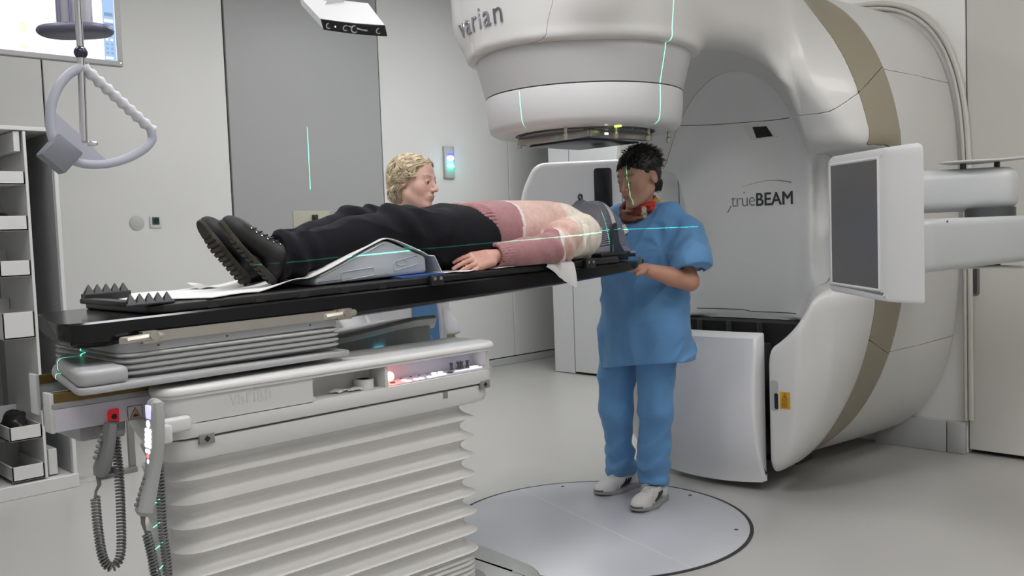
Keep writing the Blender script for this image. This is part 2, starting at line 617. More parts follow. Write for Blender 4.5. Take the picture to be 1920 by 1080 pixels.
# wall behind the gantry, door at its right
WALLW = mat('wall_paint_lit', (.78, .775, .755), .55, noise=.012, nscale=2)  # lighter copy of the wall paint, standing in for light missing here
wall_g = MB().bb(XG, XG + .2, -.80, .85, 0, CEIL, .004, 1).obj('wall_gantry', WALLW)
struct(wall_g, 'wall the gantry stands against')
struct(MB().bb(XG + .06, XG + .2, YS, -.80, 0, CEIL).obj('wall_gantry_right', DARK))
d3 = MB().bb(XG - .005, XG + .05, -2.4, -.808, .025, CEIL - .02, .004, 1).obj('door_3', mat('door_cream', (.56, .55, .515), .4, noise=.02, nscale=2))
struct(d3, 'tall cream door right of the gantry')
hp = fillet([(-.866, .868), (-.806 - .012, .868), (-.818, 1.04), (-.866, 1.04)], .023, 6)
MB().prism(hp, 0, .004, 0.002, M=lambda x, y, z: (XG - .005 - z, x, y), rb=0).obj('handle_recess', mat('recess_grey', (.16, .155, .14), .5, noise=.1), d3)
hp2 = offset(hp, -.0115)
MB().prism(hp2, 0, .0055, 0.001, M=lambda x, y, z: (XG - .005 - z, x, y), rb=0).obj('handle_slot', mat('recess_dark', (.05, .048, .045), .4, noise=.1), d3)
# plinth blocks at the foot of the gantry wall
pl = MB().bb(XG - .05, XG + .02, -.70, -.30, 0, .175, .006).bb(XG - .05, XG + .02, -.795, -.705, 0, .175, .006).obj('trim_1', PLASTG)
struct(pl, 'pale plinth at the foot of the gantry wall')
struct(MB().bb(XW - .15, XW, YS, YN + .15, 0, CEIL).obj('wall_foot', WALLM))
struct(MB().bb(XW, 4.6, YS - .15, YS, 0, CEIL).obj('wall_camera_side', WALLM))
struct(MB().bb(4.6, 4.75, YS, YN + .15, 0, CEIL).obj('wall_passage', WALLM))
# arch trim around the gantry opening: two tubes
def superell(a, b, n, m=72, zc=1.27, a0=0, a1=2 * pi):
    out = []
    for k in range(m + 1):
        t = a0 + (a1 - a0) * k / m
        c, s_ = cos(t), sin(t)
        out.append((math.copysign(abs(c) ** (2 / n), c) * a, zc + math.copysign(abs(s_) ** (2 / n), s_) * b))
    return out
arch = MB()
for off, r in ((.006, .011), (.032, .014)):
    path = [(XG - .018, -(.79 + off), .19)] + [(XG - .018, y, z) for y, z in superell(.79 + off, 1.24 + off, 3.4, 60, 1.27, pi, 0)[0:61]] + [(XG - .018, .79 + off, .19)]
    arch.tube(path, r, 10)
struct(arch.obj('trim_2', mat('trim_cream', (.56, .55, .51), .4, noise=.02)), 'double arch trim tube around the gantry')

# visible lamp panels in the ceiling
for i, (x, y, e, c) in enumerate(LAMPS):
    t = top('ceiling_lamp_panel', 'white rectangular ceiling lamp', 'lamp', (x, y, CEIL - .05), 'ceiling lamps')
    f = MB()
    f.bb(x - .62, x + .62, y - .32, y - .29, CEIL - .05, CEIL).bb(x - .62, x + .62, y + .29, y + .32, CEIL - .05, CEIL)
    f.bb(x - .62, x - .59, y - .29, y + .29, CEIL - .05, CEIL).bb(x + .59, x + .62, y - .29, y + .29, CEIL - .05, CEIL)
    f.obj('lamp_frame', PLAST, t)
    MB().bb(x - .59, x + .59, y - .29, y + .29, CEIL - .03, CEIL - .01).obj('lamp_diffuser', mat('lamp_white', (.9, .9, .9), .5, emit=(1, .98, .95), estr=2.0), t)

# turntable
tt = top('floor_turntable', 'round grey-white turntable let into the floor under the nurse', 'turntable', (0, 0, 0))
m_ = MB(); m_.lathe([(0, .001), (TR - .016, .001), (TR - .016, .004), (TR - .018, .005), (0, .005)], n=128); m_.obj('turntable_disc', DISCM, tt)
m_ = MB(); ring_face(m_, TR - .016, TR, .0035, 128); m_.obj('rubber_ring', mat('ring_rubber', (.03, .03, .028), .7, noise=.1), tt)
pts = [Vector((.152, .640 * .98, .0054)), Vector((-.19, -.63, .0054))]
sd = (pts[1] - pts[0]).normalized(); sn = Vector((-sd.y, sd.x, 0)) * .0025
MB().add([pts[0] - sn, pts[0] + sn, pts[1] + sn, pts[1] - sn], [(0, 1, 2, 3)]).obj('seam_strip', mat('seam_light', (.66, .68, .68), .4, noise=.02), tt)
for a, r in ((57.0, .60), (-8.0, .60), (-60.5, .60), (-170, .6)):
    m_ = MB(); m_.cyl((r * cos(radians(a)), r * sin(radians(a)), .004), (r * cos(radians(a)), r * sin(radians(a)), .0062), .009, 12)
    m_.obj('screw_cap', BLACKP, tt)

# ------------------------------------------------------------------ gantry (linear accelerator)
ZI = 1.27
gan = top('linear_accelerator', 'huge white radiotherapy gantry with beige band, arm and round head overhead', 'radiotherapy machine', (1.5, 0, 0))

def se(y, z, a, b, n):
    return (np.abs(y / a) ** n + np.abs(z / b) ** n) ** (1 / n)

def g_outer(p):
    x = p[:, 0]; y = p[:, 1]; z = p[:, 2] - ZI
    a = np.interp(x, [.78, .86, .95, 1.15, 1.39, 2.12, 2.3], [.52, .56, .655, .782, .808, .775, .77])
    b = np.interp(x, [.78, .86, 1.15, 2.12, 2.3], [1.19, 1.20, 1.245, 1.225, 1.22])
    nn = np.where(z > 0, np.interp(x, [.86, 1.15, 1.39, 2.12], [2.2, 2.12, 2.5, 3.3]), np.interp(x, [.86, .95, 1.15, 1.39, 2.12], [5.0, 3.6, 2.2, 2.15, 3.0]))
    d = (se(y, z, a, b, nn) - 1) * .8
    return smax(d, np.abs(x - 1.515) - .685, .05)

def g_body(p):
    x = p[:, 0]; y = p[:, 1]; z = p[:, 2]
    d = g_outer(p)
    # overhead arm and upper head shell
    armw = rbox(p, (.35, 0, 2.42), (.75, .44, .34), .12)
    r0 = np.hypot(x, y)
    k = .492 + .03 * np.clip((z - 2.07) / .3, 0, 1)
    head = smax(r0 - k, np.abs(z - 2.415) - .395, .03)
    arm = smin(armw, head, .10)
    d = smin(d, arm, .16)
    # dish
    zz = z - 1.30
    a = np.interp(x, [.3, .85, 1.2, 1.32], [.80, .67, .435, .36])
    b = np.where(zz > 0, np.interp(x, [.28, .46, .9, 1.2, 1.32], [.70, .81, .90, .78, .69]), np.interp(x, [.3, .85, 1.2, 1.32], [.66, .68, .74, .66]))
    cav = (se(y, zz, a, b, np.where(zz > 0, 2.0, 2.3)) - 1) * .42
    cav = smax(cav, x - 1.285, .10)
    d = smax(d, -cav, .04)
    xf = np.interp(z, [1.55, 1.75, 2.0, 2.2], [1.10, 1.02, .88, .80])
    d = smax(d, np.minimum(np.minimum(np.minimum(xf - x, np.abs(y) - .50), z - 1.25), r0 - .64), .06)
    # slot for the lower panel, notches for the side arms
    slot = np.maximum(np.maximum(np.abs(y) - .375, z - .80), x - 1.28)
    d = smax(d, -slot, .025)
    ay = np.abs(y)
    nx = x - np.interp(z, [1.0, 1.3, 1.62, 1.75], [1.30, 1.36, 1.36, 1.36])
    notch = smax(smax(np.abs(z - 1.31) - .32, nx, .10), .47 - ay + np.clip(1.15 - x, -.3, 0) * .5, .06)
    d = smax(d, -notch, .09)
    # keep the zone of the round head free
    hole = np.maximum(r0 - .463, z - 2.018)
    d = np.maximum(d, -np.maximum(hole, 1.6 - z))
    return d

gme = sdf_mesh(g_body, (-.62, -.95, -.05), (2.3, .95, 2.9), .0135, slack=2.2)
bmg = bmesh.new(); bmg.from_mesh(gme)
# cut along the cover seams
def cut(co, no):
    bmesh.ops.bisect_plane(bmg, geom=bmg.verts[:] + bmg.edges[:] + bmg.faces[:], dist=1e-6, plane_co=co, plane_no=no)
SL = 0.12
cut((1.15, 0, 0), (1, 0, 0)); cut((1.39, 0, 0), (1, 0, 0)); cut((1.15, 0, 1.89), (-.6, 0, 1)); cut((1.15, 0, .735), (.4, 0, 1))
cut((0, 0, 2.02), (0, 0, 1)); cut((0, 0, .65), (0, 0, 1))
cut((-.445, 0, 0), (1, 0, 0)); cut((1.165, 0, 0), (1, 0, 0))
bmg.verts.ensure_lookup_table()
fc = np.array([f.calc_center_median()[:] for f in bmg.faces])
do = np.abs(g_outer(fc))
cav_z = fc[:, 2] - 1.30
aa = np.interp(fc[:, 0], [.3, .85, 1.2, 1.32], [.80, .67, .435, .36]); bb_ = np.where(cav_z > 0, np.interp(fc[:, 0], [.28, .46, .9, 1.2, 1.32], [.70, .81, .90, .78, .69]), np.interp(fc[:, 0], [.3, .85, 1.2, 1.32], [.66, .68, .74, .66]))
face_zone = (fc[:, 0] > 1.165) & (np.abs(fc[:, 1]) < .47) & (fc[:, 2] > .797) & (fc[:, 2] < 2.10) & (do > .03)
outer = (do < .028) & (np.abs(fc[:, 1]) > .2) | (do < .02)
pid = np.zeros(len(fc), int)
x, z = fc[:, 0], fc[:, 2]
up = np.where(x < 1.39, z > 1.89 + (x - 1.15) * .6, z > 2.02); lo_ = np.where(x < 1.39, z < .735 - (x - 1.15) * .4, z < .65)
pid[:] = 0
pid[(x < 1.15)] = 1                                       # front cover
pid[(x < 1.15) & up] = 2                                  # overhead arm cover
pid[(x < -.445)] = 3                                       # head nose cover
pid[(x >= 1.15) & (x < 1.39)] = 1
pid[(x >= 1.15) & (x < 1.39) & up] = 2
band = (x >= 1.15) & (x < 1.39) & outer & (~face_zone)
pid[band] = 4
pid[band & up] = 5
pid[band & lo_] = 6
pid[x >= 1.39] = 7
pid[(x >= 1.39) & up] = 8
pid[(x >= 1.39) & lo_] = 9
pid[face_zone & (x < 1.39)] = 10
side = fc[:, 1] > 0
for q_ in (1, 4, 5, 6, 7):
    pid[(pid == q_) & side] = q_ + 20
names = {1: ('side_cover', GAN), 2: ('arm_cover', GAN), 3: ('nose_cover', GAN), 4: ('beige_band', STRIPE), 5: ('beige_band', STRIPE), 6: ('beige_band', STRIPE),
         7: ('rear_cover', GAN), 8: ('rear_cover', GAN), 9: ('rear_cover', GAN), 10: ('face_panel', GANF), 11: ('lower_cover', GAN)}
for q_ in (1, 4, 5, 6, 7): names[q_ + 20] = names[q_]

def split_parts(bm, pid, names, parent, gap=.0032, depth=.02):
    vco = np.array([v.co[:] for v in bm.verts]); vno = np.array([v.normal[:] for v in bm.verts])
    faces = [[v.index for v in f.verts] for f in bm.faces]
    for q in sorted(set(pid)):
        sel = [faces[i] for i in np.nonzero(pid == q)[0]]
        used = sorted({i for f in sel for i in f}); mp = {i: k for k, i in enumerate(used)}
        v = vco[used].copy(); n = vno[used]
        fs = [[mp[i] for i in f] for f in sel]
        ec = {}
        for f in fs:
            for a, b in zip(f, f[1:] + f[:1]):
                ec[(a, b)] = ec.get((a, b), 0) + 1
        be = [(a, b) for (a, b) in ec if (b, a) not in ec]
        bv = {i for e in be for i in e}
        # smooth the borders a little, then pull them back to leave a joint
        nb = {i: [] for i in bv}
        for a, b in be: nb[a].append(b); nb[b].append(a)
        for _ in range(3):
            nv = {i: (v[i] * .5 + .5 * np.mean([v[j] for j in nb[i]], axis=0)) if len(nb[i]) == 2 else v[i] for i in bv}
            for i in bv: v[i] = nv[i]
        cen = {i: [] for i in bv}
        for f in fs:
            c = None
            for i in f:
                if i in bv:
                    c = v[f].mean(0) if c is None else c
                    cen[i].append(c)
        base = len(v); extra = []; em = {}
        for i in bv:
            d = np.mean(cen[i], axis=0) - v[i]
            d -= n[i] * (d @ n[i]); L = np.linalg.norm(d)
            if L > 1e-9: v[i] = v[i] + d / L * min(gap, L * .5)
        for i in bv:
            em[i] = base + len(extra); extra.append(v[i] - n[i] * depth)
        allv = np.vstack([v, np.array(extra)]) if extra else v
        me = bpy.data.meshes.new('mesh')
        me.from_pydata(allv.tolist(), [], fs)
        me2f = [(a, em[a], em[b], b)[::-1] for a, b in be]
        me = bpy.data.meshes.new('mesh')
        me.from_pydata(allv.tolist(), [], fs + [list(f) for f in me2f])
        me.validate()
        me.shade_smooth(); me.set_sharp_from_angle(angle=radians(50)); me.update()
        link(names[q][0], me, names[q][1], parent)
bmg.verts.index_update()
split_parts(bmg, pid, names, gan)
gbvh = BVHTree.FromBMesh(bmg)
bmg.free()

# round treatment head: two stacked collars and a lower rim
hm = MB()
hm.lathe([(.30, 2.1), (.458, 2.1), (.458, 2.016), (.4555, 2.0), (.430, 1.90), (.4225, 1.873), (.4215, 1.869), (.36, 1.869), (.36, 1.75)], n=96)
hm.obj('head_collar', mat('head_grey', (.50, .50, .50), .38, noise=.015, coat=.1), gan, smooth=50)
hm = MB()
hm.lathe([(.37, 1.864), (.4205, 1.864), (.4215, 1.860), (.420, 1.80), (.413, 1.742), (.405, 1.723), (.388, 1.712), (.36, 1.709), (.30, 1.709), (.30, 1.75)], n=96)
hm.obj('head_rim', mat('head_light', (.60, .60, .605), .35, noise=.012, coat=.15), gan, smooth=50)
hm = MB(); hm.lathe([(0, 1.712), (.30, 1.712), (.30, 1.722), (0, 1.722)], n=64); hm.obj('head_window', GREYD, gan)
# accessory tray under the head
MET = mat('dark_metal', (.17, .17, .165), .35, metal=.8, noise=.1)
tr = MB()
tr.lathe([(0, 1.700), (.27, 1.700), (.275, 1.704), (.275, 1.712), (0, 1.712)], n=64)
tr.obj('tray_disc', MET, gan)
tr = MB()
tr.bb(-.20, .20, -.21, -.17, 1.672, 1.702, .004).bb(-.20, .20, .17, .21, 1.672, 1.702, .004).bb(-.21, -.17, -.2, .2, 1.672, 1.702, .004)
tr.obj('tray_rail', mat('tray_metal', (.42, .41, .39), .3, metal=.8, noise=.08), gan)
tr = MB(); tr.bb(-.17, .16, -.17, .17, 1.664, 1.671, .002); tr.obj('tray_plate', mat('tray_black', (.02, .02, .02), .25, noise=.1), gan)
for (px, py) in ((-.30, -.16), (.25, -.26), (-.12, -.27), (.08, -.28), (-.2, .2)):
    m_ = MB(); m_.lathe([(.008, 1.66), (.011, 1.665), (.011, 1.68), (.007, 1.685), (.007, 1.708), (0.0, 1.708)], (px, py, 0), n=12); m_.obj('tray_screw', STEEL, gan)
LEDY = mat('led_yellow', (.5, .7, .05), .4, emit=(.75, 1, .1), estr=3)
LEDW = mat('led_white', (.8, .8, .8), .4, emit=(1, 1, .95), estr=4)
MB().bb(-.135, -.12, -.30, -.272, 1.704, 1.711, .001).obj('indicator_lamp', LEDY, gan)
MB().bb(-.118, -.10, -.214, -.209, 1.682, 1.69, .001).obj('indicator_lamp', LEDW, gan)

# lettering on the nose of the head
def on_head(me, ang0, z0):
    def fn(x, y, z):
        a = ang0 + x / .505
        d = Vector((cos(a), sin(a), 0))
        h = gbvh.ray_cast(d * 1.2 + Vector((0, 0, z0 + y)), -d)
        rr = Vector((h[0].x, h[0].y)).length if h[0] is not None else .5
        return (d.x * (rr + z + .002), d.y * (rr + z + .002), z0 + y)
    return map_mesh(me, fn)
tm = text_mesh('varian', .128, .003, 1.15, bevel=.0006, offset_=-.0012)
on_head(tm, radians(144), 2.118)
link('lettering', tm, mat('letter_chrome', (.32, .32, .36), .25, metal=.9, noise=.03), gan)

def facept(Y, Z, off=.002):
    h = gbvh.ray_cast(Vector((.6, Y, Z)), Vector((1, 0, 0)))
    return Vector(((h[0].x if h[0] is not None else 1.25) - off, Y, Z))

# face lettering, dropped onto the dished face
def on_face(me, y0, z0, off=.002, tilt=0.0):
    def fn(x, y, z):
        Y = y0 - x; Z = z0 + y + tilt * x
        h = gbvh.ray_cast(Vector((.6, Y, Z)), Vector((1, 0, 0)))
        X = h[0].x if h[0] is not None else 1.25
        return (X - off - z, Y, Z)
    return map_mesh(me, fn)
LETD = mat('letter_dark', (.035, .036, .04), .5, noise=.05)
LETT = mat('letter_thin', (.16, .16, .17), .5, noise=.05)
t1 = text_mesh('true', .105, .0006, .9, offset_=-.0016)
tw = max(v.co.x for v in t1.vertices)
t1 = map_mesh(t1, lambda x, y, z: (x * .145 / tw, y, z))
link('lettering', on_face(t1, .085, 1.395), LETT, gan)
t2 = text_mesh('BEAM', .095, .0008, 1.0, bevel=.0012)
tw = max(v.co.x for v in t2.vertices)
t2 = map_mesh(t2, lambda x, y, z: (x * .215 / tw, y, z))
link('lettering', on_face(t2, -.062, 1.395), LETD, gan)
MB().cyl(facept(.003, 1.468), facept(.003, 1.468, .003), .004, 8).obj('lettering', LETT, gan)
sw = MB()
sw_pts = [(.01 - .28 * t, 1.50 + .035 * sin(pi * t * .75) - .02 * t) for t in np.linspace(0, 1, 14)]
sw.tube([facept(y, z) for y, z in sw_pts], [.0006 + .004 * max(0, t - .55) for t in np.linspace(0, 1, 14)], 6)
sw.tube([facept(.085, 1.40), facept(.105, 1.37), facept(.115, 1.365)], [.002, .0025, .001], 6)
sw.obj('logo_swoosh', LETT, gan)
# dark sensor opening in the face
def face_prism(name, poly, m, d0=-.004, d1=.004):
    c = [facept(y, z, 0) for y, z in poly]
    mb = MB(); mb.rings([[p + Vector((d1, 0, 0)) for p in c], [p + Vector((d0, 0, 0)) for p in c]])
    return mb.obj(name, m, gan)
face_prism('sensor_frame', [(.005, 1.818), (-.082, 1.823), (-.10, 1.765), (-.195, 1.75), (-.195, 1.742), (-.04, 1.742)], mat('sensor_rim', (.66, .65, .62), .4, noise=.02), -.003)
face_prism('sensor_opening', [(-.055, 1.808), (-.135, 1.803), (-.172, 1.748), (-.078, 1.748)], DARK, -.005)
# thin joint low on the face
jl = MB(); jl.tube([facept(y, 1.838 + .045 * y, .0003) for y in np.linspace(.36, -.30, 18)], .0018, 6); jl.obj('face_joint', SEAM, gan)
jl = MB(); jl.tube([facept(y, .835 + .008 * (y > 0), .0005) for y in np.linspace(.30, -.30, 16)], .0022, 6); jl.obj('face_joint', SEAM, gan)
# lower panel (portal imager) parked in the slot
im = bpy.data.objects.new('portal_imager', None); COL.objects.link(im); im.parent = gan; im['label'] = 'white curved imager box parked low in the gantry'
prof = []
for t in np.linspace(0, 1, 12):
    z = .055 + t * .70
    xf = .80 - .035 * sin(pi * t) ** 1 + .06 * (1 - t) ** 4
    prof.append((xf, z))
poly = (prof + [(.83, .768), (.885, .775), (.885, .075), (.86, .05)])[::-1]
def immap(x, y, z): return (x + .0, -.315 + z, y)
mb = MB()
ringsL = []
for yy, ins in ((-.335, .018), (-.333, .008), (-.327, .002), (-.318, 0), (.318, 0), (.327, .002), (.333, .008), (.335, .018)):
    # bulge the front of the box forward at mid width
    q = offset(poly, -ins)
    ringsL.append([Vector((px, yy, pz)) for px, pz in q])
# add mid rings
mid = [ringsL[3]] + [[Vector((v.x - .03 * (1 - (yy / .318) ** 2) * (1 if v.x < .9 else 0), yy, v.z - .02 * (1 - (yy / .318) ** 2) * (1 if v.z < .1 else 0))) for v in ringsL[3]] for yy in np.linspace(-.318, .318, 13)[1:-1]] + [ringsL[4]]
mb.rings(ringsL[:3] + mid + ringsL[5:])
mb.obj('imager_cover', mat('imager_white', (.74, .74, .755), .32, noise=.012, coat=.15), im, smooth=45)
MB().bb(.88, 1.10, -.25, .25, .14, .70, .01).obj('imager_arm', GREYD, im)
MB().bb(1.12, 1.27, -.365, .365, .09, .795).obj('slot_lining', DARK, gan)
for y in (-.18, 0.0, .18):
    MB().bb(1.08, 1.12, y - .004, y + .004, .60, .80).obj('slot_rib', GREYD, gan)
# grip slot and warning sticker on the lower cover
def lowpt(Y, Z, off=.002):
    h = gbvh.ray_cast(Vector((.3, Y, Z)), Vector((1, 0, 0)))
    return Vector(((h[0].x if h[0] is not None else .84) - off, Y, Z))
def low_prism(name, poly, m, d0, d1=.006):
    c = [lowpt(y, z, 0) for y, z in poly]
    return MB().rings([[p + Vector((d1, 0, 0)) for p in c], [p + Vector((d0, 0, 0)) for p in c]]).obj(name, m, gan)
gx = -.412
low_prism('grip_recess', fillet([(gx - .018, .415), (gx + .024, .415), (gx + .024, .56), (gx - .018, .56)], .018, 5), mat('grip_grey', (.42, .42, .42), .4, noise=.03), -.0015)
low_prism('grip_slot', fillet([(gx - .017, .425), (gx + .002, .425), (gx + .002, .50), (gx - .017, .50)], .01, 4), DARK, -.003)
sy0 = -.438
low_prism('warning_sticker', [(sy0, .43), (sy0 - .052, .43), (sy0 - .052, .51), (sy0, .51)][::-1], mat('sticker_amber', (.62, .33, .02), .45, noise=.08, nscale=60), -.002)
yl = MB()
c0 = lowpt(sy0 - .026, .487, .003)
def LP(y, z): return lowpt(sy0 - y, z, .003)
yl.tube([LP(.026, .503), LP(.014, .481), LP(.038, .481), LP(.026, .503)], .0011, 5)
yl.cyl(LP(.026, .488) , LP(.026, .488) + Vector((-.001, 0, 0)), .0035, 10)
for i in range(7):
    zz = .474 - i * .006
    yl.tube([LP(.008, zz), LP(.044 - (i % 3) * .005, zz)], .0008, 4)
yl.obj('sticker_print', mat('sticker_ink', (.12, .06, .01), .5, noise=.1), gan)
# ------------------------------------------------------------------ side imaging arms of the gantry
def part_empty(name, parent, label=None):
    o = bpy.data.objects.new(name, None); COL.objects.link(o); o.parent = parent
    if label: o['label'] = label
    return o

# right: flat detector on a folded two-link arm
pA, pB, pC = (.468, -.864), (.157, -1.235), (.072, -1.404)
kd = part_empty('detector_panel', gan, 'white detector box with grey window')
_a, _b, _c = Vector(pA), Vector(pB), Vector(pC)
_u = (_b - _a).normalized(); _len = (_b - _a).length
_n = Vector((_u.y, -_u.x)); _n = _n if _n.dot(_c - _b) < 0 else -_n
_t = (_c - _b)
def kdmap(x, y, z):
    # x along the face, y height, z depth behind the face (0..1 of the side direction)
    p = _a + _u * x + _t * z
    return (p.x, p.y, y)
fo = fillet([(0, 1.018), (_len, 1.006), (_len, 1.545), (0, 1.552)], [.03, .02, .035, .05], 6)
rr_ = []
for ins, zz in ((.030, .0), (.012, .02), (.004, .05), (0, .10), (0, .94), (.003, .98), (.010, 1.0)):
    rr_.append([Vector(kdmap(x, y, zz)) for x, y in offset(fo, -ins)])
m_ = MB(); m_.rings(rr_); m_.obj('detector_housing', PLAST, kd, smooth=40)
def on_AB(x, z, out):
    p = _a + _u * x + _n * out
    return Vector((p.x, p.y, z))
fr = [(.045, 1.050), (_len - .045, 1.044), (_len - .045, 1.512), (.045, 1.518)]
for i, nm in enumerate(('window_frame',) * 4):
    p0, p1 = fr[i], fr[(i + 1) % 4]
    m_ = MB(); m_.tube([on_AB(p0[0], p0[1], .0), on_AB(p1[0], p1[1], .0)], .0065, 8); m_.obj('window_frame', PLAST, kd)
MB().rings([[on_AB(x, z, o) for x, z in offset(fr, -.004)] for o in (-.004, .003)]).obj('detector_window', mat('detector_grey', (.105, .10, .10), .28, noise=.06, nscale=3), kd, smooth=None)

ka = part_empty('imaging_arm', gan, 'folded pale grey arm behind the detector box')
ARM = mat('arm_grey', (.52, .535, .54), .35, noise=.015, nscale=5)
def slab_between(mb, p, q, w, z0, z1, r=.02):
    p = Vector(p); q = Vector(q); d = (q - p).normalized(); n = Vector((-d.y, d.x))
    poly = [p - n * w, q - n * w, q + n * w, p + n * w]
    return mb.prism(fillet([(v.x, v.y) for v in poly], w * .9, 6), z0, z1, r, 4)
m_ = MB(); slab_between(m_, (.27, -1.22), (1.335, -1.285), .115, 1.10, 1.292, .03); m_.obj('forearm', ARM, ka)
m_ = MB(); slab_between(m_, (1.36, -1.30), (1.02, -.62), .115, 1.318, 1.505, .05); m_.obj('upper_arm', ARM, ka)
m_ = MB(); m_.lathe([(0, 1.285), (.10, 1.285), (.10, 1.33), (0, 1.33)], (1.245, -1.225, 0), 32); m_.obj('elbow_joint', GREYD, ka)
m_ = MB(); slab_between(m_, (1.355, -1.29), (1.04, -.65), .1156, 1.405, 1.409, .001); m_.obj('arm_joint_line', mat('arm_edge', (.66, .67, .67), .3, noise=.02), ka)
def pad(z, up, nm):
    mb = MB(); rings = []
    n = 40
    for (k, dz) in ((.0, 0), (.9, 0), (1, .004), (1, .007), (.9, .011), (0, .013)):
        ring = []
        for i in range(n):
            a = 2 * pi * i / n
            u = cos(a) * .20 * k; v = sin(a) * .115 * k
            lift = .012 * max(0, u / .20) * up
            ring.append(Vector((1.27 + u * .72 + v * .69, -1.2 - u * .69 + v * .72, z + up * dz + lift)))
        rings.append(ring)
    mb.rings(rings); o = mb.obj(nm, PLAST, ka)
    for t in (-.1, .05):
        s_ = MB(); s_.cyl((1.27 + t * .72, -1.2 - t * .69, z - up * .03), (1.27 + t * .72, -1.2 - t * .69, z + up * .004), .012, 10)
        s_.obj('pad_stem', GREYD, ka)
pad(1.527, 1, 'collision_pad'); pad(1.082, -1, 'collision_pad')
for p in ((.42, -1.345, 1.28), (.95, -1.372, 1.2)):
    MB().cyl(p, (p[0], p[1] - .004, p[2]), .004, 8).obj('arm_screw', GREYD, ka)

# left: source housing seen from the front
ks = part_empty('source_housing', gan, 'white housing with black window beside the far gantry wing')
cx, cy = .657, .690
du = Vector((.716, -.698, 0)); dn = Vector((-.698, -.716, 0))
def ksmap(x, y, z):
    p = Vector((cx, cy, 0)) + du * x + dn * z
    return (p.x, p.y, y)
outl = fillet([(-.265, 1.10), (.31, 1.10), (.31, 1.672), (-.18, 1.668), (-.265, 1.50)], [.05, .03, .03, .06, .10], 6)
MB().prism(outl, -.16, .03, .03, 4, M=ksmap, rb=.03).obj('housing_shell', mat('source_white', (.80, .80, .81), .33, noise=.012), ks)
MB().prism(fillet([(.132, 1.335), (.228, 1.335), (.228, 1.628), (.132, 1.628)], .02, 5), .028, .034, .002, 2, M=ksmap, rb=0).obj('source_window', mat('source_black', (.012, .014, .017), .25, noise=.05), ks)
m_ = MB(); slab_between(m_, (.74, .80), (1.2, .62), .10, 1.2, 1.45, .03); m_.obj('source_arm', ARM, ks)
# ------------------------------------------------------------------ treatment couch: pedestal
def ztop(x): return 1.111 + (x + 2.222) * .0221

cou = top('treatment_couch', 'white couch pedestal on folded bellows with black pitched tabletop', 'treatment couch', (-1.5, 0, 0))
COVER = mat('couch_white', (.62, .62, .61), .36, noise=.012, nscale=5)
COVERG = mat('couch_grey', (.38, .385, .395), .4, noise=.015, nscale=6)
COVERD = mat('couch_inner_grey', (.30, .31, .32), .45, noise=.02, nscale=6)

def ped(x0, x1, y, r=.085, n=6):
    return fillet([(x0, -y), (x1, -y), (x1, y), (x0 + .17, y), (x0 + .075, 0)], [r + .02, r, r, r, .1], n)
# floor plate
bp = fillet([(-2.15, -.36), (-1.98, -.46), (-.80, -.46), (-.69, -.30), (-.66, 0), (-.69, .30), (-.80, .46), (-1.98, .46), (-2.15, .36)], .05, 4)
MB().prism(bp, .0, .075, .012, 3, rb=0).obj('floor_plate', mat('plate_brown', (.27, .25, .21), .4, noise=.03), cou)
bp2 = offset(bp, -.012)
rr = []
for (ins, z) in ((0, .075), (.01, .083), (.06, .105), (.10, .118), (.105, .119)):
    rr.append([Vector((x, y, z)) for x, y in offset(bp2, -ins)])
MB().rings(rr).obj('plate_cover', mat('plate_grey', (.33, .34, .32), .35, noise=.03), cou)

# big bellows: rounded folds, tight at the bottom
def bellows_rings(x0, x1, y0, y1, levels, r=.09, n=6, big=False):
    rings = []
    for z, ins in levels:
        q = ped(x0 + ins, x1 - ins, y1 - ins, r, n) if big else rrect(x0 + ins, x1 - ins, y0 + ins, y1 - ins, r, n)
        rings.append([Vector((x, y, z)) for x, y in q])
    return rings
lev = []
z = .085
for i in range(8):
    lev += [(z, .022), (z + .006, .010), (z + .010, .010), (z + .0165, .022)]
    z += .017
nf = 8
zt = .742
step = (zt - z) / nf
for i in range(nf):
    for t in np.linspace(0, 1, 9)[:-1]:
        lev.append((z + step * t, .034 * max(0, sin(pi * t)) ** .75))
    z += step
lev.append((zt, .0))
b_ = MB(); b_.rings(bellows_rings(-2.035, -.945, -.318, .318, lev, big=True))
b_.obj('bellows', BELLOW, cou, smooth=80)
ring = MB(); ring.rings(bellows_rings(-2.05, -.925, -.335, .335, [(.075, 0), (.115, 0), (.122, .006), (.122, .03), (.09, .03)], big=True), cap1=False); ring.obj('bellows_ring', mat('ring_grey', (.22, .22, .21), .35, noise=.03), cou)

# skirt and split covers
sk = ped(-2.055, -.905, .338)
MB().prism(sk, .728, .7885, .004, 2, rb=.02).obj('skirt', COVER, cou)
MB().prism(offset(sk, -.006), .785, .797, 0, 1).obj('split_joint', SEAM, cou)
# lower body of the near cover with the two bays
body = ped(-2.075, -.885, .345)
MB().prism(body, .794, .838, .004, 2, rb=.006).obj('lower_cover', COVER, cou)
MB().prism(fillet([(-2.075, -.345), (-1.618, -.345), (-1.618, -.10), (-1.98, -.10)], [.105, .003, .003, .03], 6), .832, .906, 0, 1).obj('cover_block', COVER, cou)
MB().bb(-1.62, -1.355, -.262, -.10, .832, .906).obj('bay_back', COVER, cou)
MB().bb(-1.355, -.885, -.235, -.10, .832, .906).obj('console_back', mat('console_back', (.48, .48, .52), .35, noise=.02), cou)
MB().bb(-1.364, -1.352, -.344, -.10, .832, .906, .002).obj('bay_divider', COVER, cou)
MB().bb(-.906, -.886, -.30, -.10, .832, .906, .004).obj('console_post', COVER, cou)
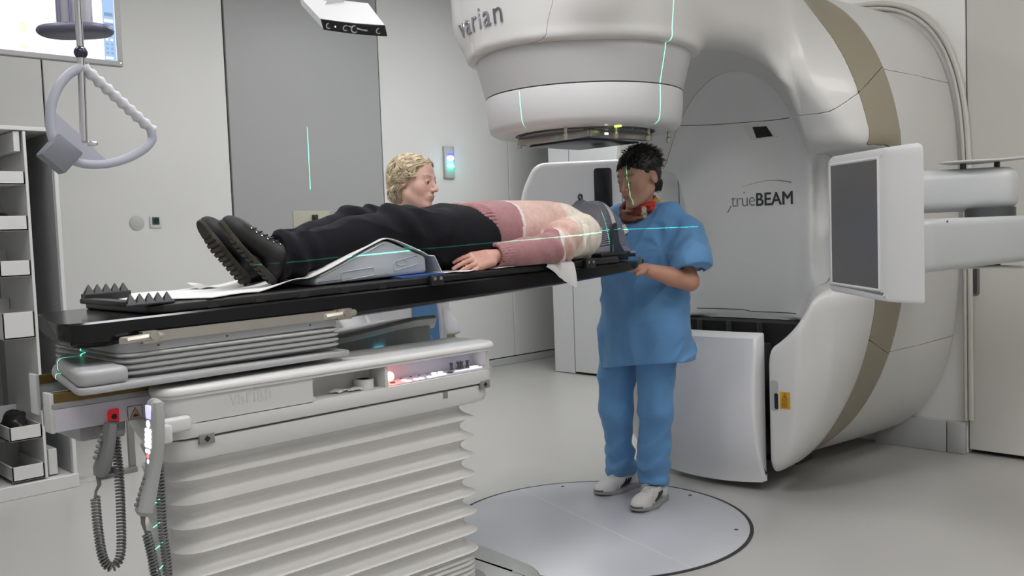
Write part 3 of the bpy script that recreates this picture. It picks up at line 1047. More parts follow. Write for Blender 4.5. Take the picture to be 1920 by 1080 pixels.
# rounded inner corners of the cubby
cb = MB()
for (xx, zz, sx, sz) in ((-1.618, .838, 1, 1), (-1.618, .904, 1, -1)):
    q = [(0, 0)] + [(.02 * (1 - sin(a)), .02 * (1 - cos(a))) for a in np.linspace(0, pi / 2, 6)]
    cb.rings([[Vector((xx + sx * u, yy, zz + sz * w)) for u, w in q] for yy in (-.3445, -.265)])
cb.obj('bay_corner', COVER, cou)
rim = rrect(-2.052, -.876, -.352, -.10, .09, 7)
MB().prism([(x, y) for x, y in fillet([(-2.085, -.352), (-.876, -.352), (-.876, -.10), (-1.985, -.10)], [.11, .09, .02, .03], 7)], .903, .912, 0, 1).obj('rim_underside', COVER, cou)
MB().prism([(x, y) for x, y in fillet([(-2.09, -.356), (-.872, -.356), (-.872, -.098), (-1.99, -.098)], [.112, .092, .02, .03], 7)], .911, .930, .014, 4, rb=.002).obj('top_cover', COVER, cou)
# far cover and centre channel
MB().prism(fillet([(-1.93, .10), (-.885, .10), (-.885, .345), (-1.84, .345)], [.02, .03, .085, .085], 6), .832, .922, .004, 2).obj('far_cover', COVERD, cou)
rrg = []
for x in np.linspace(-1.84, -.80, 20):
    up = .05 * max(0, min(1, (x + 1.5) / .6)) ** 1.4
    t = 0
    rrg.append([Vector((x, .085, .918 + up)), Vector((x, .082, .934 + up)), Vector((x, .095, .944 + up)), Vector((x, .30, .944 + up * .6)), Vector((x, .35, .92)), Vector((x, .35, .90)), Vector((x, .10, .905 + up * .8))])
MB().rings(rrg).obj('far_top_cover', COVER, cou, smooth=50)
MB().bb(-1.6, -.83, .088, .10, .80, .955).obj('channel_side', COVERD, cou)
MB().bb(-1.93, -.885, -.10, .10, .80, .86).obj('channel_floor', COVERD, cou)
MB().bb(-1.09, -1.05, .080, .089, .890, .899, .001).obj('status_light', mat('led_cyan', (.1, .6, .8), .4, emit=(.15, .8, 1), estr=5), cou)
# embossed word on the cover and joint markers
tm = text_mesh('varian', .062, .0012, 1.15, offset_=.001)
link('lettering', map_mesh(tm, lambda x, y, z: (-1.872 + x * .72, -.3452 - z, .8635 + y)), mat('emboss', (.585, .585, .575), .4, noise=.01), cou)
MK = mat('marker_grey', (.23, .23, .22), .4, noise=.05)
for (xm, w, h, zz) in ((-1.943, .042, .026, .787), (-.953, .042, .026, .789)):
    m_ = MB(); m_.bb(xm - w / 2, xm + w / 2, -.3475, -.337, zz - h / 2, zz + h / 2, .001); m_.obj('joint_marker', MK, cou)
    m_ = MB(); m_.rings([[Vector((xm + a * .009, yy, zz + b * .009)) for a, b in ((1, 0), (0, 1), (-1, 0), (0, -1))] for yy in (-.3470, -.3484)]); m_.obj('marker_diamond', BLACKP, cou, smooth=None)
MB().bb(-1.133, -1.113, -.3395, -.33, .766, .788, .001).obj('joint_marker', MK, cou)

# console: buttons lit from inside
BTN = mat('button_light', (.8, .8, .85), .4, emit=(.92, .92, 1.0), estr=1.25)
def disc(mb, x, y, z, r, h=.004, n=14): return mb.lathe([(0, z), (r, z), (r, z + h * .7), (r * .8, z + h), (0, z + h)], (x, y, 0), n)
MB().bb(-1.35, -.91, -.338, -.237, .836, .841, .002).obj('console_deck', mat('console_deck', (.50, .49, .51), .3, noise=.01), cou)
for (x, y) in ((-1.262, -.305), (-1.262, -.327), (-1.228, -.322), (-1.205, -.322), (-1.172, -.322), (-1.147, -.318), (-1.128, -.318), (-1.108, -.316), (-1.115, -.275), (-1.088, -.275)):
    disc(MB(), x, y, .841, .0095).obj('lit_button', BTN, cou)
m_ = MB(); m_.lathe([(.006, .841), (.010, .841), (.010, .845), (.006, .845)], (-1.07, -.304, 0), 14); m_.obj('button_ring', GREYD, cou)
MB().bb(-1.045, -.925, -.305, -.297, .841, .8435, .001).obj('lit_strip', BTN, cou)
MB().bb(-.955, -.92, -.280, -.262, .841, .8435, .001).obj('lit_strip', BTN, cou)
for x in (-1.03, -.998, -.985, -.958):
    m_ = MB(); m_.lathe([(.008, .841), (.005, .846), (.004, .857), (.0075, .862), (.006, .866), (0, .867)], (x, -.265, 0), 10); m_.obj('rocker_stick', GREYD, cou)
for x in (-1.30, -1.27, -1.24, -1.2, -1.165, -1.13):
    disc(MB(), x, -.25 - .01 * (x > -1.25), .841, .004, .002, 8).obj('key_dot', GREYD, cou)
STOPL = mat('stop_lit', (.9, .25, .12), .4, emit=(1, .42, .25), estr=4)
m_ = MB(); m_.lathe([(.008, 0), (.008, .014), (.015, .016), (.0155, .022), (.012, .028), (0, .031)], (-1.352, -.325, .866), 20, R=rotmat(0, pi / 2, 0)); m_.obj('emergency_button', STOPL, cou)
l = bpy.data.lights.new('stop_glow', 'POINT'); l.energy = .10; l.color = (1, .12, .06); l.shadow_soft_size = .012
lo = bpy.data.objects.new('stop_glow', l); lo.location = (-1.30, -.30, .872); COL.objects.link(lo)
area('console_area_light', (-1.13, -.30, .902), .40, .02, .10, (.85, .86, 1))  # area light without a lamp body, brightens the console deck
disc(MB(), -1.31, -.31, .841, .008).obj('key_switch', GREYD, cou)

# ------------------------------------------------------------------ rail beams, carriage
beamM = mat('beam_glow_lilac', (.60, .58, .66), .4, noise=.01)  # purple glow from the handset is put into this colour
m_ = MB(); m_.bb(-2.278, -1.98, -.218, -.20, .845, .902, .002).obj('beam_face', beamM, cou)
MB().bb(-2.278, -1.98, -.219, -.19, .902, .917, .002).obj('beam_strip', mat('beam_grey', (.34, .34, .36), .35, metal=.3, noise=.03), cou)
MB().bb(-2.276, -1.98, -.217, -.184, .917, .940).obj('brass_strip', BRASS, cou)
MB().bb(-2.272, -1.98, -.20, -.17, .85, .94, .003).obj('beam_body', COVERG, cou)
MB().bb(-2.280, -2.270, -.219, -.168, .843, .942, .002).obj('beam_end', PLAST, cou)
MB().bb(-2.205, -1.90, .12, .165, .85, .928, .003).obj('beam_body', COVERG, cou)
MB().bb(-2.202, -1.90, .112, .12, .925, .95).obj('brass_strip', BRASS, cou)
MB().bb(-2.212, -2.202, .11, .168, .84, .952, .002).obj('beam_end', PLAST, cou)
MB().bb(-2.20, -2.08, -.17, .12, .80, .87, .01).obj('cross_member', COVERD, cou)
m_ = MB(); m_.cyl((-2.235, -.13, .90), (-2.225, -.06, .888), .022, 16); m_.obj('end_roller', COVERG, cou)
# safety marks on the beam
m_ = MB(); m_.prism(fillet([(-2.145, .846), (-2.118, .846), (-2.118, .882), (-2.145, .882)], [.002, .002, .002, .012], 4), 0, .008, .001, 1, M=axmap('y', (0, -.218, 0)), rb=0)
m_.obj('stop_label', mat('stop_red', (.62, .012, .02), .4, noise=.03, emit=(.6, .01, .02), estr=.25), cou)
m_ = MB(); m_.cyl((-2.131, -.226, .863), (-2.131, -.228, .863), .007, 16); m_.obj('stop_dot', BLACKP, cou)
MB().bb(-2.094, -2.056, -.2192, -.217, .846, .881).obj('hazard_label', mat('label_lilac', (.58, .55, .62), .4, noise=.02), cou)
hz = MB(); hz.tube([(-2.094, -.2194, .846), (-2.056, -.2194, .846), (-2.056, -.2194, .881), (-2.094, -.2194, .881)], .0009, 4, closed=True); hz.obj('hazard_frame', BLACKP, cou)
hz = MB(); hz.rings([[Vector((x, yy, zz)) for x, zz in ((-2.089, .8495), (-2.061, .8495), (-2.075, .877))] for yy in (-.2192, -.2198)]); hz.obj('hazard_triangle', mat('hazard_amber', (.50, .30, .12), .4, noise=.05), cou, smooth=None)
hz = MB(); hz.tube([(-2.089, -.2199, .8495), (-2.061, -.2199, .8495), (-2.075, -.2199, .877)], .0011, 4, closed=True)
hz.obj('hazard_outline', BLACKP, cou)
hz = MB(); hz.prism(fillet([(-2.081, .853), (-2.067, .853), (-2.069, .858), (-2.078, .860)], .001, 2), 0, .0005, 0, 1, M=axmap('y', (0, -.2199, 0)), rb=0); hz.obj('hazard_hand', BLACKP, cou)
# bracket handle on the left end of the cover
m_ = MB(); m_.bb(-2.085, -1.994, -.375, -.345, .822, .86, .008, 3); m_.obj('bracket_handle', COVER, cou)
# carriage plate, cap, small bellows
MB().prism(fillet([(-2.258, -.352), (-1.455, -.30), (-1.455, .25), (-2.12, .25), (-2.18, .08)], [.04, .01, .01, .05, .05], 5), .945, .962, .005, 2).obj('carriage_plate', COVERG, cou)
MB().prism(fillet([(-2.255, -.345), (-2.128, -.338), (-2.09, .12), (-2.14, .12), (-2.178, .05)], [.04, .02, .02, .03, .06], 5), .962, 1.003, .014, 4).obj('carriage_cap', COVERG, cou)
lev = [(.965, .004)]
for i in range(4):
    z0 = .966 + i * .0152
    for t in np.linspace(0, 1, 9)[:-1]:
        lev.append((z0 + t * .0152, .012 - .014 * sin(pi * t) ** .8))
lev += [(1.0268, .012), (1.03, .012)]
sb = MB(); sb.rings([[Vector((p.x, p.y, p.z + (p.x + 2.12) * .010)) for p in r] for r in bellows_rings(-2.125, -1.468, -.285, .24, lev, .05, 5)])
sb.obj('upper_bellows', mat('bellows_grey', (.43, .435, .44), .5, noise=.02), cou, smooth=80)
sb = MB(); sb.rings([[Vector((p.x, p.y, p.z + (p.x + 2.12) * .018)) for p in r] for r in bellows_rings(-2.122, -1.47, -.283, .24, [(1.024, .006), (1.026, 0), (1.056, 0), (1.059, .004)], .05, 5)])
sb.obj('top_frame', COVERG, cou)
for x in (-2.03, -1.84, -1.58):
    m_ = MB(); m_.cyl((x, -.2825, 1.038 + (x + 2.12) * .018), (x, -.2845, 1.038 + (x + 2.12) * .018), .003, 8); m_.obj('frame_screw', GREYD, cou)
# steel accessory rail with two clamps
def rz(x): return 1.064 + (x + 2.12) * .012
m_ = MB(); m_.rings([[Vector((x, y, rz(x) + z)) for y, z in ((-.303, -.013), (-.303, .013), (-.293, .013), (-.293, -.013))] for x in (-2.05, -1.47)]); m_.obj('side_rail', STEEL, cou, smooth=None)
for x0, x1 in ((-2.125, -2.02), (-1.545, -1.43)):
    m_ = MB()
    m_.rings([[Vector((x, y, rz(x) + z)) for y, z in ((-.31, -.016), (-.31, .015), (-.288, .015), (-.288, -.016))] for x in (x0 + .045, x1 - .02)])
    m_.obj('rail_clamp', STEEL, cou, smooth=None)
    m_ = MB(); m_.tube([(x0, -.288, rz(x0) - .004), (x0 + .01, -.303, rz(x0) - .003), (x0 + .05, -.306, rz(x0)), (x1 - .03, -.304, rz(x1)), (x1, -.292, rz(x1))], .0105, 8); m_.obj('clamp_arm', STEEL, cou)
    m_ = MB(); m_.cyl((x0 + .072, -.308, rz(x0) + .004), (x0 + .072, -.322, rz(x0) + .004), .011, 14); m_.obj('clamp_knob', STEEL, cou)
MB().bb(-2.06, -1.50, -.25, .25, 1.04, 1.052).obj('top_support', COVERD, cou)

# ------------------------------------------------------------------ black tabletop, pitched a little
def sec(x, wide, th):
    zt_ = ztop(x)
    q = [(-wide, -.005), (-wide + .005, 0), (wide - .005, 0), (wide, -.005), (wide, -th * .72), (wide - .012, -th * .86), (wide - .07, -th), (-wide + .07, -th), (-wide + .012, -th * .86), (-wide, -th * .72)]
    k = max(0, min(1, (-2.05 - x) / .2)) * .20
    return [Vector((x + (y + .265) * k, y, ztop(x + (y + .265) * k) + z)) for y, z in q]
tb = MB()
xs = [(-2.262, .20, .040), (-2.255, .222, .054), (-2.235, .248, .064), (-2.20, .262, .070), (-2.15, .265, .072)] + [(x, .265, float(np.interp(x, [-2.15, -1.44, -.48, -.12], [.072, .082, .066, .05]))) for x in np.linspace(-2.1, -.12, 22)] + [(-.06, .262, .046), (0, .252, .042), (.05, .232, .037), (.085, .205, .032), (.098, .18, .024)]
tb.rings([sec(*t) for t in xs])
tb.obj('tabletop', CARBON, cou, smooth=30)
# indexed overlay board with notches
ov = top('overlay_board', 'black indexed overlay board lying on the tabletop under the patient', 'board', (-1.0, 0, ztop(-1.0)))
def zmap(dz): return lambda x, y, z: (x, y, ztop(x) + z + dz)
olp = fillet([(-2.03, -.225), (-1.99, -.252), (-.10, -.252), (-.06, -.2), (-.06, .2), (-.10, .252), (-1.99, .252), (-2.03, .225)], .015, 3)
def subdiv(poly, L=.15):
    out = []
    for i in range(len(poly)):
        a = Vector(poly[i]); b = Vector(poly[(i + 1) % len(poly)])
        n = max(1, int((b - a).length / L))
        for k in range(n): 
            p = a + (b - a) * k / n; out.append((p.x, p.y))
    return out
MB().prism(subdiv(olp), .0005, .027, .006, 3, M=zmap(0)).obj('board', mat('board_black', (.012, .012, .013), .3, noise=.1), ov)
for x in np.arange(-1.86, -1.2, .142):
    for sgn in (-1,):
        m_ = MB(); m_.rings([[Vector((x + u, -.2535, ztop(x) + .009 + w)) for u, w in ((-.017, -.006), (.017, -.006), (.012, .008), (-.012, .008))], [Vector((x + u, -.246, ztop(x) + .009 + w)) for u, w in ((-.017, -.006), (.017, -.006), (.012, .008), (-.012, .008))]])
        m_.obj('index_notch', mat('notch_grey', (.02, .019, .018), .3, noise=.1), ov, smooth=None)
for x in (-1.078, -.300):
    m_ = MB(); m_.box((x, -.262, ztop(x) + .012), (.055, .02, .036), .004); m_.obj('index_clamp', BLACKP, ov)
    for dx in (-.014, .012):
        m_ = MB(); m_.cyl((x + dx, -.272, ztop(x) + .018), (x + dx, -.2745, ztop(x) + .018), .006, 12); m_.obj('clamp_screw', STEEL, ov)

# ------------------------------------------------------------------ things lying on the table
# two spiked index bars on one frame
sp = top('spiked_rack', 'black rack with two rows of five spikes at the couch foot', 'rack', (-2.02, -.08, ztop(-2.02)))
def pyr(mb, x, y, z, b, h):
    return mb.add([(x - b, y - b, z), (x + b, y - b, z), (x + b, y + b, z), (x - b, y + b, z), (x + b * .12, y, z + h), (x - b * .12, y, z + h)], [(0, 1, 4, 5), (1, 2, 4), (2, 3, 5, 4), (3, 0, 5), (3, 2, 1, 0)])
for yrow, x0, zb in ((-.236, -2.080, .034), (.06, -2.078, .054)):
    m_ = MB(); m_.rings([[Vector((x, yrow + y, ztop(x) + z)) for y, z in ((-.016, .0275), (-.016, zb - .003), (-.012, zb), (.012, zb), (.016, zb - .003), (.016, .0275))] for x in (x0 - .012, x0 + .115)]); m_.obj('rack_bar', BLACKP, sp, smooth=None)
    for i in range(5):
        m_ = MB(); pyr(m_, x0 + .004 + i * .024, yrow, ztop(x0) + zb - .001, .0125, .026); m_.obj('spike', BLACKP, sp, smooth=None)
m_ = MB(); m_.bb(-2.10, -2.06, -.235, .06, ztop(-2.08) + .0275, ztop(-2.08) + .042, .003); m_.obj('rack_link', BLACKP, sp)

SHEET = mat('paper_sheet', (.70, .70, .69), .8, noise=.02, nscale=30, bump=.03, bscale=90)
def sheet_z(x):
    # table, then over the knee wedge
    base = ztop(x) + .030
    w = float(np.interp(x, [-1.62, -1.53, -1.50, -1.46, -1.255, -1.234, -1.21, -1.085, -1.06], [0, .016, .033, .047, .125, .1285, .123, .074, .060]))
    return base + w
sh = MB(); grid = []
for x in list(np.linspace(-2.0, -1.64, 12)) + list(np.linspace(-1.6, -1.05, 34)):
    row = []
    for j, t in enumerate(np.linspace(0, 1, 18)):
        e = -.245 + .03 * sin(x * 7) if x < -1.6 else -.212 + .004 * sin(x * 23)
        if x < -1.9: e = -.16 - (x + 2.0) * .6
        y = e + (.225 - e) * t
        zz = sheet_z(x) + .004 * sin(x * 31 + t * 9) * (.15 if x > -1.55 else .4) + .001
        if -1.70 < x < -1.50 and t < .2: zz += .016 * (1 - t / .2) * sin((x + 1.70) / .2 * pi)
        row.append((x, y, zz))
    grid.append(row)
for i, (dx, z) in enumerate(((-1.045, .062), (-1.035, .045), (-1.025, .025), (-1.015, .006))):
    x = dx
    grid.append([(x + .004 * sin(t * 8), -.216 + .44 * t, ztop(x) + .029 + z + .003 * sin(t * 11)) for t in np.linspace(0, 1, 18)])
sh.sheet(grid, .0022)
tag(origin_to(sh.obj('paper_sheet', SHEET, smooth=60), (-1.5, 0, 1.15)), 'white paper sheet draped from the couch foot over the knee wedge', 'sheet')
# spare sheet under the hand and the corner hanging over the edge
s2 = MB(); grid = []
for i, x in enumerate(np.linspace(-1.03, -.42, 26)):
    row = []
    for j, t in enumerate(np.linspace(0, 1, 10)):
        y = -.262 + .03 * sin(x * 17) ** 2 + (.46) * t
        row.append((x, y, ztop(x) + .0285 + .0025 * sin(x * 40 + t * 7) ** 2 + .001))
    grid.append(row)
s2.sheet(grid, .0015)
tag(origin_to(s2.obj('paper_sheet', SHEET, smooth=60), (-.7, 0, 1.17)), 'white paper strip under the patient hand and hips', 'sheet')
s3 = MB(); grid = []
for i, t in enumerate(np.linspace(0, 1, 12)):
    row = []
    for j, u in enumerate(np.linspace(0, 1, 12)):
        x = -.55 + .145 * u
        drop = .010 + .085 * min(u / .88, 1.0)
        if t < .3:
            y = -.20 - .066 * (t / .3); z = ztop(x) + .030
        else:
            q = (t - .3) / .7
            y = -.268 - .006 * sin(q * 3) - .006 * sin(u * 9); z = ztop(x) + .030 - drop * q * 1.05
        row.append((x + .03 * max(0, t - .3) * (u - .2), y, z))
    grid.append(row)
s3.sheet(grid, .0015)
tag(origin_to(s3.obj('paper_corner', SHEET, smooth=60), (-.47, -.25, 1.17)), 'white paper corner hanging over the table edge below the elbow', 'sheet')
s4 = MB(); s4.sheet([[(-1.72 + .09 * u, .12 + .09 * v, ztop(-1.7) + .034 + .018 * v * (1 - u) + .004 * sin(u * 5)) for u in np.linspace(0, 1, 6)] for v in np.linspace(0, 1, 6)], .0015)
tag(origin_to(s4.obj('paper_fold', SHEET, smooth=60), (-1.7, .15, 1.15)), 'small white paper fold sticking up behind the boots', 'sheet')

# knee wedge
kw = top('knee_wedge', 'blue-grey foam wedge cushion holding up the knees', 'cushion', (-1.27, 0, ztop(-1.27)))
FOAM = mat('foam_bluegrey', (.37, .40, .44), .55, noise=.02, nscale=8, bump=.02, bscale=80)
pr = [(-1.502, ztop(-1.5) + .030), (-1.07, ztop(-1.07) + .036), (-1.072, 1.228), (-1.234, 1.288), (-1.490, 1.186), (-1.505, 1.172)]
m_ = MB(); m_.prism(fillet(pr, [.012, .012, .015, .02, .015, .008], 4), 0, .42, .010, 3, M=axmap('y', (0, .215, 0)))
m_.obj('wedge_body', FOAM, kw, smooth=40)
def fpt(x, z, o=.0006): return (x, -.2052 - o, z)
FOAML = mat('foam_light', (.43, .46, .50), .5, noise=.02)
for (x0, z0, x1, z1, sk_) in ((-1.412, 1.166, -1.288, 1.192, .03), (-1.208, 1.186, -1.108, 1.216, .05)):
    q = fillet([(x0, z0), (x1, z0 + sk_ * .35), (x1, z1 + sk_ * .35), (x0, z1)], .008, 4)
    m_ = MB(); m_.tube([fpt(x, z) for x, z in q], .0018, 6, closed=True); m_.obj('pressed_frame', FOAML, kw)
q = [( -1.175 + .022 * cos(a), 1.211 + .009 * sin(a)) for a in np.linspace(0, 2 * pi, 16)[:-1]]
m_ = MB(); m_.tube([fpt(x, z) for x, z in q], .0013, 5, closed=True); m_.obj('pressed_mark', FOAML, kw)
m_ = MB()
m_.tube([fpt(-1.49, 1.184), fpt(-1.36, 1.234), fpt(-1.25, 1.277), fpt(-1.238, 1.276)], .0022, 6); m_.obj('piping', mat('piping', (.52, .54, .56), .5, noise=.02), kw)
ms = MB(); ms.rings([[Vector((x, y, ztop(x) + z)) for y, z in ((-.245, .0275), (-.245, .0335), (.22, .0335), (.22, .0275))] for x in (-1.21, -1.03)])
tag(origin_to(ms.obj('wedge_mat', mat('mat_blue', (.03, .09, .30), .5, noise=.05), smooth=None), (-1.1, 0, 1.16)), 'thin dark blue mat under the wedge cushion', 'mat')

# head rest with base, post and mask plate
hr = top('head_rest', 'black head rest base with upright fin and crossbar at the couch head', 'head rest', (0, 0, ztop(0)))
m_ = MB(); m_.prism(subdiv(fillet([(-.15, -.20), (.045, -.20), (.06, -.12), (.06, .12), (.045, .20), (-.15, .20)], .01, 3)), .028, .042, .003, 2, M=zmap(0)); m_.obj('base', BLACKP, hr)
m_ = MB(); m_.rings([[Vector((x, -.136 + y, z)) for x, z in ((-.002, 1.19), (.004, 1.25), (.018, 1.318), (.030, 1.325), (.040, 1.29), (.047, 1.24), (.078, 1.203), (.076, 1.188))] for y in (0, .014)]); m_.obj('fin', mat('fin_blue', (.03, .035, .05), .35, noise=.1), hr, smooth=None)
m_ = MB(); m_.bb(-.01, .09, -.15, .15, 1.165, 1.192, .004); m_.obj('bracket', BLACKP, hr)
m_ = MB(); m_.bb(.03, .146, -.145, -.115, 1.176, 1.191, .003); m_.obj('crossbar', BLACKP, hr)
m_ = MB(); m_.prism(fillet([(-.17, -.145), (.033, -.145), (.033, .145), (-.17, .145)], .012, 3), 1.1775, 1.192, .003, 2, rb=.002); m_.obj('mask_plate', mat('plate_beige', (.42, .41, .36), .5, noise=.03), hr)

# things in the cubby
tr_ = top('tape_roll', 'white tape roll in the couch cubby', 'tape', (-1.405, -.29, .838))
m_ = MB(); m_.lathe([(.018, .838), (.030, .838), (.0305, .840), (.0305, .864), (.030, .866), (.018, .866)], (-1.405, -.29, 0), 28)
m_.lathe([(.018, .866), (.018, .838)], (-1.405, -.29, 0), 28); m_.obj('roll', mat('tape_white', (.72, .72, .70), .5, noise=.02), tr_)
m_ = MB(); m_.lathe([(.010, .839), (.0175, .839), (.0175, .8655), (.010, .8655)], (-1.405, -.29, 0), 20); m_.obj('core', GREYD, tr_)
for (x, y, a, lab) in ((-1.50, -.30, .5, 'crumpled white swab nearer the left end of the cubby'), (-1.455, -.315, -.3, 'crumpled white swab beside the tape roll')):
    m_ = MB(); g = []
    for i in range(7):
        r_ = []
        for j in range(7):
            u, v = i / 6 - .5, j / 6 - .5
            r_.append((x + (u * cos(a) - v * sin(a)) * .05, y + (u * sin(a) + v * cos(a)) * .035, .8395 + .010 * abs(sin(u * 9 + v * 5)) * (1 - abs(u))))
        g.append(r_)
    m_.sheet(g, .001); o = m_.obj('paper_swab', SHEET, smooth=None); tag(origin_to(o, (x, y, .84)), lab, 'swab', None)

# ------------------------------------------------------------------ pendants with coiled cords
def coil(path, r_coil, r_wire, pitch, n=6, per=10):
    P = [Vector(p) for p in path]
    # resample the path densely (Catmull-Rom)
    dense = []
    for i in range(len(P) - 1):
        p0 = P[max(0, i - 1)]; p1 = P[i]; p2 = P[i + 1]; p3 = P[min(len(P) - 1, i + 2)]
        for t in np.linspace(0, 1, 60)[:-1]:
            dense.append(.5 * ((2 * p1) + (p2 - p0) * t + (2 * p0 - 5 * p1 + 4 * p2 - p3) * t * t + (3 * p1 - p0 - 3 * p2 + p3) * t ** 3))
    dense.append(P[-1])
    L = [0]
    for a, b in zip(dense, dense[1:]): L.append(L[-1] + (b - a).length)
    tot = L[-1]; turns = tot / pitch; m = int(turns * per)
    arr = np.array([d[:] for d in dense]); out = []
    s = np.linspace(0, tot, m)
    xyz = np.stack([np.interp(s, L, arr[:, k]) for k in range(3)], 1)
    tan = np.gradient(xyz, axis=0)
    N = Vector((0, 1, 0))
    for i in range(m):
        t = Vector(tan[i]).normalized()
        N = (N - t * N.dot(t)).normalized(); B = t.cross(N)
        a = 2 * pi * i / per
        out.append(Vector(xyz[i]) + (N * cos(a) + B * sin(a)) * r_coil)
    return out
PEND = mat('pendant_grey', (.17, .175, .17), .45, noise=.03)
CORD = mat('cord_grey', (.13, .135, .13), .5, noise=.05)
def pendant_shape(mb, pts, ws, th, n=12):
    """pts in the XZ plane with half widths ws (along x-ish) and half thickness th (along y)"""
    rings = []
    for i, p in enumerate(pts):
        a = Vector(pts[max(0, i - 1)]); b = Vector(pts[min(len(pts) - 1, i + 1)])
        t = (b - a).normalized(); nn = Vector((-t.z, 0, t.x)); yy = Vector((0, 1, 0))
        rings.append([Vector(p) + nn * (math.copysign(abs(cos(k)) ** .7, cos(k)) * ws[i]) + yy * (math.copysign(abs(sin(k)) ** .7, sin(k)) * th[i]) for k in [2 * pi * j / n for j in range(n)]])
    return mb.rings(rings)
p1 = top('control_pendant', 'plain grey hand pendant hanging under the red stop mark', 'hand control', (-2.19, -.30, .86))
m_ = MB(); pendant_shape(m_, [(-2.168, -.30, .862), (-2.172, -.30, .84), (-2.183, -.30, .79), (-2.196, -.30, .752), (-2.205, -.30, .735)], [.012, .015, .016, .018, .010], [.02, .024, .025, .025, .014]); m_.obj('handset', PEND, p1)
for i in range(5):
    t = i / 4
    m_ = MB(); c = Vector((-2.188 - .018 * t, -.30, .835 - .052 * t)); m_.lathe([(.005, 0), (.005, .006), (.003, .009), (0, .009)], c, 8, R=rotmat(0, -pi / 2 + .2, 0)); m_.obj('key_knob', PEND, p1)
m_ = MB(); m_.tube([(-2.205, -.30, .736), (-2.204, -.30, .715), (-2.213, -.30, .70), (-2.217, -.305, .685)], [.006, .005, .0035, .0035], 8); m_.obj('cord_relief', CORD, p1)
m_ = MB(); m_.tube(coil([(-2.217, -.305, .688), (-2.215, -.305, .60), (-2.207, -.305, .53), (-2.188, -.305, .505), (-2.166, -.305, .53), (-2.157, -.30, .62), (-2.152, -.29, .74), (-2.15, -.27, .86)], .0095, .0028, .0082), .0029, 5); m_.obj('coiled_cord', CORD, p1)
MB().bb(-2.175, -2.14, -.315, -.21, .826, .843, .004).obj('holder', PEND, p1)
p2 = top('control_pendant', 'grey hand pendant with glowing keys at the couch end', 'hand control', (-2.1, -.40, .9))
m_ = MB(); pendant_shape(m_, [(-2.098, -.40, .922), (-2.097, -.40, .915), (-2.097, -.40, .89), (-2.100, -.40, .83), (-2.104, -.40, .785), (-2.113, -.40, .74), (-2.128, -.40, .69), (-2.139, -.40, .652), (-2.142, -.40, .642)], [.006, .013, .017, .018, .017, .016, .019, .019, .010], [.014, .026, .030, .030, .026, .022, .024, .024, .014], 16); m_.obj('handset', mat('pendant_light', (.36, .365, .36), .42, noise=.03), p2)
def face2(z):  # lit face looks towards -x
    return float(np.interp(z, [.74, .785, .83, .89, .92], [-2.128, -2.1215, -2.1185, -2.1145, -2.113]))
for (z, dy, r_, mt) in [(.862, 0, .010, BTN)] + [(z, dy, .0062, BTN) for z in (.846, .834, .822, .810) for dy in (-.012, .0, .012)] + [(.796, -.006, .006, BTN), (.796, .008, .006, BTN), (.784, 0, .0055, mat('button_red', (.9, .1, .1), .4, emit=(1, .12, .15), estr=2.5)), (.772, -.004, .0055, BTN)]:
    m_ = MB(); m_.lathe([(r_, 0), (r_, .002), (0, .003)], (face2(z) + .001, -.40 + dy, z), 10, R=rotmat(0, -pi / 2, 0)); m_.obj('lit_key', mt, p2)
MB().bb(face2(.895) - .002, face2(.895) + .003, -.413, -.387, .875, .908, .001).obj('display', mat('display_lilac', (.5, .5, .7), .4, emit=(.6, .6, .95), estr=.9), p2)
for i in range(6):
    t = i / 5
    m_ = MB(); m_.lathe([(.0045, 0), (.0045, .005), (0, .007)], (-2.131 - .024 * t, -.40, .732 - .06 * t), 8, R=rotmat(0, -pi / 2 + .25, 0)); m_.obj('key_knob', PEND, p2)
m_ = MB(); m_.tube([(-2.142, -.40, .644), (-2.143, -.40, .625), (-2.139, -.40, .605), (-2.136, -.40, .595)], [.0065, .0055, .0035, .0035], 8); m_.obj('cord_relief', CORD, p2)
m_ = MB(); m_.tube(coil([(-2.136, -.40, .598), (-2.128, -.40, .55), (-2.118, -.40, .48), (-2.10, -.40, .42), (-2.088, -.395, .48), (-2.09, -.385, .60), (-2.085, -.375, .72), (-2.083, -.36, .80)], .0095, .0028, .0082), .0029, 5); m_.obj('coiled_cord', CORD, p2)
MB().bb(-2.095, -2.055, -.40, -.345, .805, .85, .006).obj('holder', COVER, p2)
m_ = MB(); m_.tube([(-2.085, -.372, .915), (-2.06, -.36, .90), (-2.07, -.36, .87)], .004, 8); m_.obj('holder_hook', PLASTG, p2)
# ------------------------------------------------------------------ storage cabinet at the left
cb_ = top('storage_cabinet', 'tall open white cabinet with pulled-out trays at the back wall', 'cabinet', (-1.8, 3.2, 0))
CABW = mat('cabinet_white', (.62, .62, .61), .4, noise=.012, nscale=4)
CABG = mat('cabinet_shade_grey', (.33, .335, .34), .5, noise=.02, nscale=4)  # greyer than the cabinet white: shade inside is put into the colour
MB().bb(-1.318, -1.298, 2.62, 3.87, .07, 1.95, .002, 1).obj('side_panel', CABW, cb_)
MB().bb(-1.3225, -1.318, 2.64, 3.86, .075, 1.94).obj('side_shade_sheet', CABG, cb_)  # thin sheet added on the white panel to carry its inner shade
MB().bb(-2.5, -2.48, 2.62, 3.87, .07, 1.95, .002, 1).obj('side_panel', CABW, cb_)
MB().bb(-2.5, -1.298, 2.62, 3.87, 1.93, 1.952, .002, 1).obj('top_panel', CABW, cb_)
MB().bb(-2.5, -1.298, 2.60, 3.87, .0, .072, .003, 1).obj('plinth', CABW, cb_)
MB().bb(-2.48, -1.32, 3.84, 3.86, .07, 1.93).obj('back_panel', CABG, cb_)
MB().bb(-1.462, -1.448, 2.62, 3.2, .08, 1.925, .001, 1).obj('divider', CABW, cb_)
